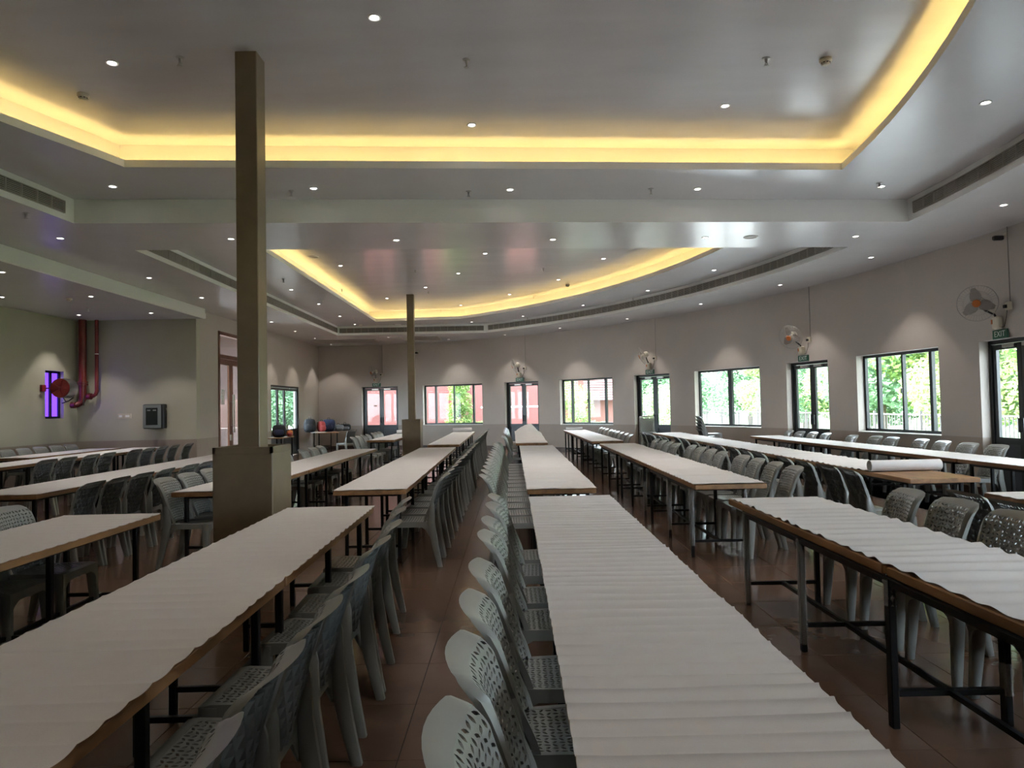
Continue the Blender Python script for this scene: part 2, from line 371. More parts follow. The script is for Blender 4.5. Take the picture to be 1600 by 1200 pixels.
# floor tiles ----------------------------------------------------------
slab = MB(); slab.box((-2.0, 12.2, -0.06), (21, 34.5, 0.1))
floor = struct(slab.build('floor', M_grout), 'brown tiled floor with thin dark joints')
TS = 0.6; tm = MB(); b = 0.002; g = 0.0015
ti = MB(); ti.bbox((0, 0, -0.006), (TS-2*g, TS-2*g, 0.012), 0.0015)
tile_me = ti.mesh('tile', M_tile)
cells = []
for i in range(-18, 16):
    for j in range(-9, 55):
        x = -0.545+TS*(i+0.5); y = 3.825+TS*(j-6+0.5)-0.0
        if x < XA-.2 or y < YB: continue
        if x < XI-.3 and y > YA+.2: continue
        d = math.hypot(x-WC[0], y-WC[1]); th = math.atan2(y-WC[1], x-WC[0])
        if d > 17.35 and y > 9: continue
        if y <= 9 and x > 7.9: continue
        cells.append((x, y))
def infront(c): return c[1] > 0.4 and abs(c[0])/max(c[1], .1) < 0.80
cells.sort(key=lambda c: (0 if infront(c) else 1, c[1]))
near = cells[:300]
for k, (x, y) in enumerate(near):
    o = link('tile', tile_me, floor, (x, y, 0))
    o.rotation_euler = (0, 0, random.choice((0, PI/2, PI, -PI/2)))
rest = MB()
for (x, y) in cells[300:]:
    e = TS/2-g; rest.add([(x-e, y-e, 0), (x+e, y-e, 0), (x+e, y+e, 0), (x-e, y+e, 0)], [(0, 1, 2, 3)])
o = rest.build('tile_field', M_tile, floor); o['kind'] = 'stuff'

# columns ----------------------------------------------------------
def column(x, y, label, rz):
    t = thing('column', label, 'column', (x, y, 0), rz, 'columns on square plinths')
    b = MB(); w, h = 0.52, 1.262
    b.bbox((0, 0, 0.605), (w, w, 1.21), 0.006)
    p = b.build('plinth', M_column, t)
    r = MB(); e = w/2
    for (cx, cy, sx, sy) in ((0, -e+.012, w, .024), (0, e-.012, w, .024), (-e+.012, 0, .024, w), (e-.012, 0, .024, w)): r.box((cx, cy, 1.235), (sx, sy, 0.055))
    r.build('plinth_rim', M_column, t)
    s = MB(); s.bbox((0, 0, (1.2+z2)/2), (0.195, 0.22, z2-1.2+0.02), 0.006); s.build('shaft', M_column, t)
    return t
column(-2.345, 6.42, 'tall olive brown column on a square plinth beside the near left table', 0.0)
column(-2.86, 20.25, 'slim olive brown column on a square plinth near the far wall', 0.0)

# ------------------------------------------------------------------ windows and doors of the curved wall
def opening_frame(b, a, depth):
    L = wp(b, depth); R = wp(a, depth); d = (R-L); W = d.length; ang = math.atan2(d.y, d.x)
    return L, W, ang
def bar(mb, x0, x1, z0, z1_, d=0.06, y=0.0): mb.box(((x0+x1)/2, y, (z0+z1_)/2), (x1-x0, d, z1_-z0))
wn = dn = 0
PLACE = ['far left', 'near the far column', 'by the green bush', 'with the wide middle post', 'large right hand', 'beyond the frame', 'out of sight']
for (k, a, b) in OPEN:
    L, W, ang = opening_frame(b, a, 0.19)
    if k == 'window':
        wn += 1
        root = link('window_%d' % wn, None, None, (L.x, L.y, 0), ang); struct(root, 'dark framed sliding window in the curved wall')
        f = MB(); t = 0.055; z0 = SILL+0.02
        bar(f, 0, W, z0, z0+t); bar(f, 0, W, HEAD-t, HEAD); bar(f, 0, t, z0, HEAD); bar(f, W-t, W, z0, HEAD)
        f.build('window_frame', M_alu, root)
        fr, tw = ([0, 0.5, 1], 0.14) if wn == 3 else ([0, 0.19, 0.50, 0.82, 1], 0.075)
        for q in fr[1:-1]:
            m = MB(); w_ = tw if abs(q-0.5) > 0.1 or wn == 3 else 0.045
            bar(m, W*q-w_/2, W*q+w_/2, z0+t, HEAD-t, 0.07); m.build('mullion', M_alu, root)
        for q0, q1 in zip(fr[:-1], fr[1:]):
            m = MB(); m.box((W*(q0+q1)/2, 0.01, (z0+HEAD)/2), (W*(q1-q0)-0.03, 0.006, HEAD-z0-0.06)); m.build('pane', M_glass, root)
        if wn != 3:
            m = MB(); m.box((W*0.5-0.01, -0.05, 1.72), (0.03, 0.03, 0.10)); m.build('latch', M_black, root)
    else:
        dn += 1
        root = link('door_%d' % dn, None, None, (L.x, L.y, 0), ang); struct(root, 'dark framed double glass door in the curved wall')
        f = MB(); t = 0.06
        bar(f, 0, t, 0, HEAD, 0.09); bar(f, W-t, W, 0, HEAD, 0.09); bar(f, 0, W, HEAD-t, HEAD, 0.09)
        f.build('door_frame', M_alu, root)
        for s in (0, 1):
            x0 = t+0.004 if s == 0 else W/2+0.003; x1 = W/2-0.003 if s == 0 else W-t-0.004
            lf = MB(); st = 0.085; top = HEAD-t-0.006
            bar(lf, x0, x0+st, 0.012, top, 0.05); bar(lf, x1-st, x1, 0.012, top, 0.05); bar(lf, x0+st, x1-st, top-st, top, 0.05)
            bar(lf, x0+st, x1-st, 0.83, 0.93, 0.05); bar(lf, x0+st, x1-st, 0.012, 0.11, 0.05)
            leaf = lf.build('door_leaf', M_alu, root)
            p = MB(); p.box(((x0+x1)/2, 0.0, (0.93+top-st)/2), (x1-x0-2*st+0.01, 0.008, top-st-0.93+0.01)); p.build('pane', M_glass, leaf)
            p = MB(); p.box(((x0+x1)/2, 0.0, 0.47), (x1-x0-2*st+0.01, 0.022, 0.73)); p.build('panel', M_doorpanel, leaf)
            h = MB(); hx = x1-st/2 if s == 0 else x0+st/2
            h.box((hx, -0.06, 1.13), (0.022, 0.022, 0.22)); h.box((hx, -0.04, 1.04), (0.016, 0.04, 0.016)); h.box((hx, -0.04, 1.22), (0.016, 0.04, 0.016)); h.build('handle', M_black, leaf)
            c = MB(); c.box(((x0+x1)/2+(0.1 if s == 0 else -0.1), -0.045, top-0.035), (0.26, 0.05, 0.05)); c.build('door_closer', M_steel, leaf)
        if dn == 1:
            p = MB(); p.box((W*0.33, -0.03, 1.70), (0.13, 0.003, 0.06)); p.build('sticker', M_note, root)

# inner wall doors ----------------------------------------------------------
root = link('door_11', None, None, (XI, 0, 0), 0); struct(root, 'tall reddish wooden double door with glass panels and transom')
def ybar(mb, y0, y1, z0, z1_, d=0.09, x=-0.06): mb.box((x, (y0+y1)/2, (z0+z1_)/2), (d, y1-y0, z1_-z0))
D0, D1 = 18.85, 20.75
f = MB(); ybar(f, D0, D0+0.09, 0, 3.74, 0.16); ybar(f, D1-0.09, D1, 0, 3.74, 0.16); ybar(f, D0, D1, 3.65, 3.74, 0.16); ybar(f, D0, D1, 3.02, 3.12, 0.14); f.build('door_frame', M_wdoor, root)
p = MB(); p.box((-0.06, (D0+D1)/2, 3.385), (0.008, D1-D0-0.18, 0.53)); p.build('transom_pane', M_dglass, root)
for (y0, y1, hs) in ((D0+0.095, (D0+D1)/2-0.003, 1), ((D0+D1)/2+0.003, D1-0.095, -1)):
    lf = MB(); st = 0.13
    ybar(lf, y0, y0+st, 0.01, 3.01, 0.05); ybar(lf, y1-st, y1, 0.01, 3.01, 0.05); ybar(lf, y0+st, y1-st, 2.86, 3.01, 0.05); ybar(lf, y0+st, y1-st, 0.01, 0.25, 0.05)
    leaf = lf.build('door_leaf', M_wdoor, root)
    p = MB(); p.box((-0.06, (y0+y1)/2, 1.55), (0.008, y1-y0-2*st+.01, 2.62)); p.build('pane', M_dglass, leaf)
    hy = y1-0.06 if hs == 1 else y0+0.06
    h = MB(); h.tube([(0.03, hy, 1.0), (0.03, hy, 2.05)], 0.016, 8); h.tube([(-0.03, hy, 1.2), (0.03, hy, 1.2)], 0.01, 6); h.tube([(-0.03, hy, 1.85), (0.03, hy, 1.85)], 0.01, 6); h.build('pull_handle', M_steel, leaf, True)
    if hs == 1:
        p = MB(); p.box((-0.054, y0+0.33, 1.98), (0.003, 0.22, 0.40)); p.build('notice', M_note, leaf)
        p = MB(); p.box((-0.02, y1-0.06, 0.86), (0.03, 0.10, 0.16)); p.build('lock_plate', M_steel, leaf)
root = link('door_12', None, None, (XI, 0, 0), 0); struct(root, 'black framed glass double door, one leaf wide open')
D0, D1 = 22.95, 25.95
f = MB(); ybar(f, D0, D0+0.07, 0, 2.43, 0.1); ybar(f, D1-0.07, D1, 0, 2.43, 0.1); ybar(f, D0, D1, 2.36, 2.43, 0.1); f.build('door_frame', M_alu, root)
for (y0, y1) in ((D0+0.07, D0+0.78), (D0+0.78, D0+1.5), (D0+1.5, D1-0.07)):
    lf = MB(); st = 0.07
    ybar(lf, y0, y0+st, 0.01, 2.35, 0.05); ybar(lf, y1-st, y1, 0.01, 2.35, 0.05); ybar(lf, y0+st, y1-st, 2.27, 2.35, 0.05); ybar(lf, y0+st, y1-st, 0.83, 0.93, 0.05); ybar(lf, y0+st, y1-st, 0.01, 0.10, 0.05)
    leaf = lf.build('door_leaf', M_alu, root)
    p = MB(); p.box((-0.06, (y0+y1)/2, 1.6), (0.008, y1-y0-2*st+.01, 1.35)); p.build('pane', M_dglass, leaf)
    p = MB(); p.box((-0.06, (y0+y1)/2, 0.465), (0.02, y1-y0-2*st+.01, 0.74)); p.build('panel', M_doorpanel, leaf)
    h = MB(); h.box((0.0, y1-0.035, 1.15), (0.025, 0.025, 0.2)); h.build('handle', M_black, leaf)
# purple lit window of the left wall
root = link('window_11', None, None, (XA-0.12, 16.35, 0), 0); struct(root, 'small window glowing purple behind the hose reel')
f = MB()
for (y0, y1, a, b_) in ((0, .67, 1.5, 1.55), (0, .67, 2.57, 2.62), (0, .05, 1.5, 2.62), (.62, .67, 1.5, 2.62), (.30, .37, 1.5, 2.62)): f.box((0, (y0+y1)/2, (a+b_)/2), (0.06, y1-y0, b_-a))
f.build('window_frame', M_alu, root)
for y0 in (0.05, 0.37):
    p = MB(); p.box((-0.01, y0+0.125, 2.06), (0.01, 0.25, 1.02)); p.build('pane', M_purple, root)

# ------------------------------------------------------------------ air grilles in the ceiling steps
gp = MB(); PL, PHt = 0.25, 0.165
gp.box((0, 0.012, 0), (PL, 0.006, PHt), mi=1)
for s in (-1, 1): gp.box((s*(PL/2-0.004), 0, 0), (0.008, 0.02, PHt)); gp.box((0, 0, s*(PHt/2-0.005)), (PL, 0.02, 0.010))
for i in range(6):
    z = -PHt/2+0.027+i*0.0222; gp.box((0, 0.003, z), (PL-0.016, 0.014, 0.0115))
panel_me = gp.mesh('grille_panel', [M_grille, M_grille_dark])
def grille_run(pts, label, zc, in0=0.12, in1=0.12, side=1):
    P = [Vector((*p, 0)) for p in pts]; seg = [(P[i+1]-P[i]).length for i in range(len(P)-1)]; tot = sum(seg)
    n = int((tot-in0-in1)/PL); s0 = in0+(tot-in0-in1-n*PL)/2
    def at(s):
        for i, l in enumerate(seg):
            if s <= l or i == len(seg)-1: return P[i]+(P[i+1]-P[i])*(s/l)
            s -= l
    c = at(tot/2); root = thing('air_grille', label, 'vent', (0, 0, zc), 0, 'linear air grilles in the ceiling steps')
    for k in range(n):
        a, b = at(s0+k*PL), at(s0+(k+1)*PL); m = (a+b)/2; d = b-a
        nn = Vector((-d.y, d.x, 0)).normalized()*side
        o = link('grille_panel', panel_me, root, (m.x-nn.x*0.012, m.y-nn.y*0.012, 0)); o.rotation_euler = (0, 0, math.atan2(d.y, d.x)+(0 if side == 1 else PI))
zg = zL+0.165
grille_run(arc(RC, RR, -1.0, 10.22, 30), 'long dark air grille along the right step of the near raised bay', zg, 0, 0.1, -1)
grille_run([(-6.2, -1), (-6.12, 4.0), (-6.0, 7.0), (-5.92, 8.2), (-5.87, 8.8), (-5.83, 9.43)], 'short air grille along the left step of the near raised bay', zg, 0, 0.16, 1)
grille_run([(-5.88, 11.10), (-6.0, 24.53)], 'air grille along the left step of the far raised bay', zg, 0.05, 0.08, 1)
grille_run([(-6.0, 24.55), (-0.92, 24.56)], 'air grille across the far end step of the far raised bay', zg, 0.06, 0.02, 1)
grille_run(list(reversed(arc(RC, RR, 11.95, 24.56, 40))), 'long curved air grille along the right step of the far raised bay', zg, 0.02, 0.06, 1)
def ceil_vent(x0, x1, y0, y1, label):
    t = thing('return_vent', label, 'vent', ((x0+x1)/2, (y0+y1)/2, zL), 0, 'flush ceiling return vents'); w_, d_ = x1-x0, y1-y0
    m = MB()
    for s in (-1, 1): m.box((s*(w_/2-.02), 0, -0.008), (0.04, d_, 0.016)); m.box((0, s*(d_/2-.02), -0.008), (w_, 0.04, 0.016))
    m.build('frame', M_grille, t)
    m = MB(); n = int(d_/0.05)
    for i in range(n): m.box((0, -d_/2+0.04+i*(d_-0.08)/max(1, n-1), -0.006), (w_-.08, 0.022, 0.006), mi=0)
    m.box((0, 0, -0.001), (w_-.08, d_-.08, 0.002), mi=1); m.build('slats', [M_grille, M_grille_dark], t)
ceil_vent(-7.35, -5.0, 26.0, 27.0, 'flush return air vent in the far left corner of the ceiling')
ceil_vent(-4.0, -2.6, 25.3, 26.7, 'flush return air vent in the ceiling behind the far column')

# ------------------------------------------------------------------ downlights, sprinklers, detectors
dl = MB(); dl.lathe([(0.056, 0), (0.056, -0.006), (0.048, -0.010), (0.036, -0.004)], 14, cap=False)
ring_me = dl.mesh('trim_ring', M_ring, True)
dd = MB(); dd.lathe([(0.0005, -0.0035), (0.037, -0.0035), (0.037, -0.003)], 14, cap=False); disc_me = dd.mesh('lens', M_disc)
DL = {
 'in the near raised ceiling': (z2, [(175, 98), (585, 27), (737, 195), (1133, 165)]),
 'on the near soffit below the cove': (z1, [(176, 291), (490, 294), (797, 296), (1090, 295), (1377, 291), (1540, 160)]),
 'on the low ceiling beam between bays': (zL, [(94, 372), (361, 373), (619, 375), (864, 374), (1102, 371), (1337, 369), (1568, 320)]),
 'on the ceiling along the curved wall': (zL, [(1361, 402), (1219, 445), (1095, 475), (980, 498), (875, 512.6), (789, 523), (701, 530), (607, 527)]),
 'on the ceiling beside the left inner wall': (zL, [(233, 434), (315, 465), (424, 503), (461, 517.5), (492, 528.5), (517.5, 538)]),
 'on the far soffit below the cove': (z1, [(455, 452.5), (498, 475), (531, 494), (557, 508), (647, 507), (738, 505), (817, 494), (911, 477), (1012, 454), (1115.5, 422)]),
 'in the far raised glossy ceiling': (z2, [(758, 396), (532, 415), (716, 427), (665, 449), (604.5, 466), (720, 477), (646, 489), (796, 460), (943, 404), (872.5, 437)]),
 'in the low left recess ceiling': (zA, [(3, 425), (3, 464), (142, 463), (123, 492), (236, 489)]),
}
spot_d = bpy.data.lights.new('downlight_beam', 'SPOT'); spot_d.energy = SPOT_W; spot_d.spot_size = math.radians(84); spot_d.spot_blend = 0.4
spot_d.shadow_soft_size = 0.045; spot_d.color = (1.0, 0.94, 0.86)
dl_proto = None
def downlight(x, y, z, label):
    t = thing('downlight', label, 'downlight', (x, y, z), 0, 'round recessed ceiling downlights')
    link('trim_ring', ring_me, t); link('lens', disc_me, t)
    L = bpy.data.objects.new('lamp', spot_d); COL.objects.link(L); L.parent = t; L.location = (0, 0, -0.02)
for reg, (z, pts) in DL.items():
    for i, p in enumerate(sorted(pts)):
        x, y = un(p[0], p[1], z)
        if reg.startswith('on the far soffit'): y = min(y, 24.05)
        if reg.startswith('in the far raised'): y = min(y, 23.1)
        downlight(x, y, z, 'round recessed downlight %s, %s from the left' % (reg, ORD[i]))
# the same lamp rows go on over the part of the hall behind and beside the viewer
for i, (x, y, z) in enumerate([(0.3, 2.2, z2), (4.6, 4.4, z1), (6.6, 6.4, zL)]):
    downlight(x, y, z, 'round recessed downlight beyond the picture edge, %s of the unseen' % ORD[i])
sp = MB(); sp.lathe([(0.038, 0), (0.038, -0.006), (0.014, -0.012), (0.014, -0.035), (0.010, -0.036), (0.010, -0.05)], 10); esc_me = sp.mesh('escutcheon', M_steel, True)
sp = MB(); sp.lathe([(0.004, -0.05), (0.004, -0.075), (0.026, -0.076), (0.026, -0.080), (0.002, -0.082)], 10)
for s in (-1, 1): sp.tube([(s*0.010, 0, -0.045), (s*0.016, 0, -0.06), (s*0.006, 0, -0.076)], 0.003, 5)
def_me = sp.mesh('deflector', M_steel, True)
SPR = {'near raised ceiling': (z2, [(281, 90), (729, 93), (1197, 91)]), 'near soffit': (z1, [(455, 298), (732, 299), (1017, 295), (1374, 286)]),
 'far raised ceiling': (z2, [(649, 422), (669, 455), (689, 484), (534, 452), (849, 419), (834, 462), (1030, 417)]), 'far soffit': (z1, [(443, 436), (504, 470), (554, 497), (989, 465), (824, 496)]), 'low outer ceiling': (zL, [(41, 333), (588, 529)]), 'left recess ceiling': (zA, [(138, 481)])}
for reg, (z, pts) in SPR.items():
    for i, p in enumerate(sorted(pts)):
        x, y = un(p[0], p[1], z)
        t = thing('sprinkler', 'small metal fire sprinkler on the %s, %s from the left' % (reg, ORD[i]), 'sprinkler', (x, y, z), random.random()*3, 'ceiling fire sprinklers')
        link('escutcheon', esc_me, t); link('deflector', def_me, t)
sm = MB(); sm.lathe([(0.055, 0), (0.058, -0.02), (0.050, -0.034), (0.036, -0.040)], 18, cap=False); sm1 = sm.mesh('detector_base', M_cream, True)
sm = MB(); sm.lathe([(0.036, -0.036), (0.040, -0.048), (0.030, -0.060), (0.004, -0.062)], 18); sm2 = sm.mesh('detector_chamber', M_cream, True)
sm = MB()
for k in range(8):
    a = 2*PI*k/8; sm.box((0.0385*math.cos(a), 0.0385*math.sin(a), -0.043), (0.008, 0.014, 0.008), Matrix.Rotation(a, 3, 'Z'))
sm3 = sm.mesh('detector_vents', M_black)
for (px, py, z, lb) in ((130, 147, z2, 'cream smoke detector on the near raised ceiling at left'), (1290, 92, z2, 'cream smoke detector on the near raised ceiling at right'), (887, 445, z2, 'smoke detector on the far raised ceiling'), (564, 507, z1, 'smoke detector on the far soffit by the left grille'), (108, 466, zA, 'smoke detector on the left recess ceiling')):
    x, y = un(px, py, z); t = thing('smoke_detector', lb, 'smoke detector', (x, y, z), 0, 'ceiling smoke detectors')
    for n_, me in (('detector_base', sm1), ('detector_chamber', sm2), ('detector_vents', sm3)): link(n_, me, t)
dk = MB(); dk.lathe([(0.11, 0), (0.11, -0.008), (0.095, -0.012), (0.09, -0.006)], 20, cap=False); dk1 = dk.mesh('speaker_ring', M_white, True)
dk = MB(); dk.lathe([(0.0005, -0.005), (0.092, -0.005), (0.092, -0.004)], 20, cap=False); dk2 = dk.mesh('speaker_grille', M_grille)
for (px, py, z, lb) in ((1173, 370, zL, 'round flush ceiling speaker on the low beam at right'), (490, 401, z2, 'round flush ceiling speaker in the far raised ceiling at left'), (891, 454.5, z2, 'round flush ceiling speaker in the far raised ceiling at right'), (622, 507, z1, 'round flush ceiling speaker on the far soffit')):
    x, y = un(px, py, z); t = thing('ceiling_speaker', lb, 'speaker', (x, y, z), 0, 'round flush ceiling speakers'); link('speaker_ring', dk1, t); link('speaker_grille', dk2, t)

# ------------------------------------------------------------------ tables
TT = 0.757; TK = 0.048
_tabmesh = {}
def table_meshes(L, W, lx, lw, ys):
    key = (round(L, 2), round(W, 2), lx, lw, tuple(ys))
    if key in _tabmesh: return _tabmesh[key]
    out = []
    m = MB(); m.bbox((0, 0, TT-TK/2), (W, L, TK), 0.005); out.append(('tabletop', m.mesh('tabletop', M_wood)))
    leg = MB(); leg.bbox((0, 0, (TT-TK)/2), (0.036, 0.036, TT-TK), 0.004); lm = leg.mesh('leg', M_blackmetal)
    cr = MB(); cr.box((0, 0, 0), (lw, 0.026, 0.026)); crm = cr.mesh('crossbar', M_blackmetal)
    apr = MB()
    for s in (-1, 1): apr.box((lx+s*lw/2, (ys[0]+ys[-1])/2, TT-TK-0.018), (0.028, ys[-1]-ys[0], 0.032))
    for y in ys: apr.box((lx, y, TT-TK-0.018), (lw, 0.028, 0.032))
    out.append(('top_frame', apr.mesh('top_frame', M_blackmetal)))
    st = MB(); st.box((lx, (ys[0]+ys[-1])/2, 0.165), (0.026, ys[-1]-ys[0], 0.026)); out.append(('stretcher', st.mesh('stretcher', M_blackmetal)))
    _tabmesh[key] = (out, lm, crm); return _tabmesh[key]
def table(x, y0, y1, W, label, rz=0.0, lx=0.0, lw=0.54, shift=0.0, film=()):
    L = y1-y0; ys = [-1.05+shift, shift, 1.05+shift] if L > 2.2 else [-L/2+.15, 0, L/2-.15]
    t = thing('dining_table', label, 'table', (x, (y0+y1)/2, 0), rz, 'long trestle dining tables')
    out, lm, crm = table_meshes(L, W, lx, lw, ys)
    for n_, me in out: link(n_, me, t)
    for y in ys:
        for s in (-1, 1): link('leg', lm, t, (lx+s*lw/2, y, 0))
        link('crossbar', crm, t, (lx, y, 0.165))
    for (fx, fy, z0, z1_) in film:
        m = MB(); n = 14
        m.tube([(lx+fx*lw/2, ys[fy], z0+(z1_-z0)*i/n) for i in range(n+1)], [0.027+0.006*random.random() for i in range(n+1)], 8)
        m.build('plastic_wrap', M_film, t, True)
    return t
def paper(x0, x1, y0, y1, label, skew=0.0, amp=0.006, per=0.105, rz=0.0, endcurl=True, bump=None, sharp=2.2):
    rnd = random.Random(int((x0+50)*997+y0*131)); L = y1-y0; W = x1-x0
    nx = 8; m = MB(); cx, cy = (x0+x1)/2, (y0+y1)/2
    # irregular crease positions across the sheet
    cr = [0.0]
    while cr[-1] < L: cr.append(cr[-1]+per*(0.8+0.4*rnd.random()))
    am = [amp*(0.55+0.9*rnd.random()) for _ in cr]; sk = [(rnd.random()-.5)*0.008 for _ in cr]
    rows = []; ci = 0
    ss_ = [0.0]
    for a_, b_ in zip(cr[:-1], cr[1:]):
        for q_ in (0.025, 0.055, 0.10, 0.18, 0.33, 0.5, 0.67, 0.82, 0.90, 0.945, 0.975, 1.0):
            if a_+(b_-a_)*q_ < L-0.002: ss_.append(a_+(b_-a_)*q_)
    ss_.append(L); ny = len(ss_)-1
    for j in range(ny+1):
        s = ss_[j]
        while ci+2 < len(cr) and cr[ci+1] < s: ci += 1
        row = []
        qc = 0.0 if ci+1 >= len(cr) else min(1, max(0, (s-cr[ci])/(cr[ci+1]-cr[ci])))
        e0 = 0.0015*math.sin(qc*PI)+0.006*noise.noise(Vector((s*2.5, x0, 3))); e1 = 0.007*(math.sin(qc*PI)-0.5)*(0.6+0.8*noise.noise(Vector((s*3, x1, 2))))+0.008*noise.noise(Vector((s*2.5, x1, 7)))
        for i in range(nx+1):
            u = i/nx; px = -W/2-e0+(W+e0+e1)*u; ss = s+sk[ci]*u
            q = (ss-cr[ci])/(cr[ci+1]-cr[ci]) if ci+1 < len(cr) else 0
            q = min(1, max(0, q)); h = (am[ci]*(1-q)+am[min(ci+1, len(am)-1)]*q)*(abs(2*q-1)**sharp if sharp > 0 else 0.5+0.5*math.cos(2*PI*q))*(0.75+0.5*noise.noise(Vector((u*2, ss*3, x0))))
            edge = min(u, 1-u)*nx; h *= 1.0+0.8*(0.25 if edge < 1 else 0)
            py = s-L/2; pz = TT+0.0025+h
            if j in (0, ny): py += (0.018*noise.noise(Vector((u*9, y0, 1))) + 0.012*noise.noise(Vector((u*45, y0, 1))))
            if endcurl and s < 0.05: pz += 0.012*(1-s/0.05)*abs(noise.noise(Vector((u*9, y0, 9))))
            if bump: pz += bump(px, py)
            row.append((px, py, pz))
        rows.append(row)
    m.loft(rows, False, False)
    t = m.build('paper_table_cover', M_paper, None, True, (cx, cy, 0), rz)
    return tag(t, label, 'table cover', 'white paper table covers')

ROWN = {'C': 'middle row', 'L1': 'first row left of middle', 'L2': 'second row left of middle', 'L3': 'third row left of middle', 'L4': 'left recess row', 'L5': 'far left wall row',
        'R1': 'first row right of middle', 'R2': 'second row right of middle', 'R3': 'row by the curved wall'}
TABN = {}
def run(row, x0, x1, y0, y1, n, lx=0.0, cover=True, rz=0.0, gap=0.03, sharp=3.0, amp=0.006, per=0.105, cy0=None, cy1=None, film=None, cov=None, bump=None, shift=0.0):
    L = (y1-y0-gap*(n-1))/n
    for i in range(n):
        k = TABN.get(row, 0); TABN[row] = k+1
        a = y0+i*(L+gap); xm = (x0+x1)/2
        xo = -math.tan(rz)*((a+L/2)-(y0+y1)/2)
        table(xm+xo, a, a+L, x1-x0, 'wood-edged trestle table, %s from the camera in the %s' % (ORD[k], ROWN[row]), rz, lx, shift=shift, film=(film or {}).get(i, ()))
    if cover:
        paper(x0-0.005, x1+0.005 if lx >= 0 else x1, y0 if cy0 is None else cy0, y1 if cy1 is None else cy1, cov, amp=amp, per=per, rz=rz, bump=bump, sharp=sharp)
# middle row
run('C', 0.135, 0.845, -1.05, 6.30, 3, cov='long white creased paper cover on the middle row table nearest the camera', cy1=6.33, amp=0.011, sharp=6.0)
run('C', 0.13, 0.80, 6.95, 14.55, 3, cov='long white paper cover on the middle row, second stretch from the camera', cy0=6.90, amp=0.011, sharp=3.0)
def heap(px, py):
    a = math.exp(-((px+0.02)/0.32)**2-((py+0.2)/0.85)**2)*0.34; b = 0.06*math.exp(-((px-0.2)/0.2)**2-((py+1.7)/0.6)**2)
    return a*(1+0.25*noise.noise(Vector((px*5, py*2, 0))))+b
run('C', 0.06, 0.76, 15.6, 23.3, 3, cov='crumpled white paper heaped on the farthest middle row table', bump=heap)
# left rows
run('L1', -1.815, -1.10, -1.4, 5.93, 3, rz=0.02, cov='long white paper cover on the near table left of the middle', cy1=5.97, amp=0.006, sharp=2.0, per=0.13)
run('L1', -1.86, -1.13, 7.15, 14.6, 3, rz=0.012, cov='white torn-edged paper cover beyond the near left table, right of the column', amp=0.004)
run('L1', -1.92, -1.22, 15.6, 23.6, 3, rz=0.01, cov='white paper cover on the far table below the window with the conifer', amp=0.004)
run('L2', -3.60, -2.83, -1.6, 5.78, 3, rz=0.01, cov='white paper cover on the table at the left picture edge', amp=0.004, per=0.12)
run('L2', -3.51, -2.80, 7.3, 14.62, 3, cov='white paper cover on the table passing behind the big column', amp=0.003)
run('L2', -3.80, -3.10, 18.5, 23.2, 2, cov='white paper cover on the small far table left of the slim column', amp=0.003)
run('L3', -5.74, -4.96, 7.35, 14.6, 3, rz=0.01, cov='white paper cover on the third row left with rounded table end', amp=0.002)
run('L4', -9.05, -8.28, 11.2, 17.2, 3, rz=0.035, gap=0.04, cov='white paper cover on the table row in the left recess', amp=0.002)
run('L5', -10.15, -9.40, 13.8, 17.1, 2, rz=0.01, cov='white paper cover on the table row against the far left wall', amp=0.002)
# right rows
run('R1', 1.80, 2.53, 1.0, 3.48, 1, lx=-0.10, cover=False, shift=0.15, film={0: ((1, 2, 0.15, 0.3),)})
run('R1', 1.80, 2.53, 3.52, 6.0, 1, lx=-0.10, cover=False, shift=-0.26, film={0: ((-1, 0, 0.58, 0.70), (-1, 1, 0.05, 0.7), (-1, 2, 0.02, 0.7), (1, 1, 0.05, 0.7))})
paper(1.815, 2.54, 1.0, 5.99, 'white rippled paper cover on the near right table with the thick wooden edge', amp=0.013, per=0.17, sharp=-1)
run('R1', 1.79, 2.50, 7.05, 14.75, 3, lx=-0.07, cov='white rippled paper cover on the second table stretch right of the middle', amp=0.011, sharp=-1, per=0.15, film={0: ((-1, 0, 0.12, 0.70), (-1, 1, 0.1, 0.7), (1, 0, 0.1, 0.7)), 1: ((-1, 0, 0.1, 0.5),)})
run('R1', 1.70, 2.40, 15.75, 23.2, 3, lx=-0.04, rz=0.012, cov='white paper cover on the far table right of the middle below the window', amp=0.005)
run('R2', 3.98, 4.70, -0.2, 6.05, 2, cov='white paper cover cut by the right picture edge', amp=0.011, sharp=-1, per=0.15)
run('R2', 3.92, 4.64, 7.2, 19.6, 5, rz=0.012, cov='long white paper cover ending in a thick roll, second row right of middle', cy0=8.05, amp=0.011, sharp=-1, per=0.15)
run('R3', 5.78, 6.47, 7.0, 16.85, 4, rz=0.035, cov='long bluish white paper cover along the curved window wall', amp=0.004, per=0.12)
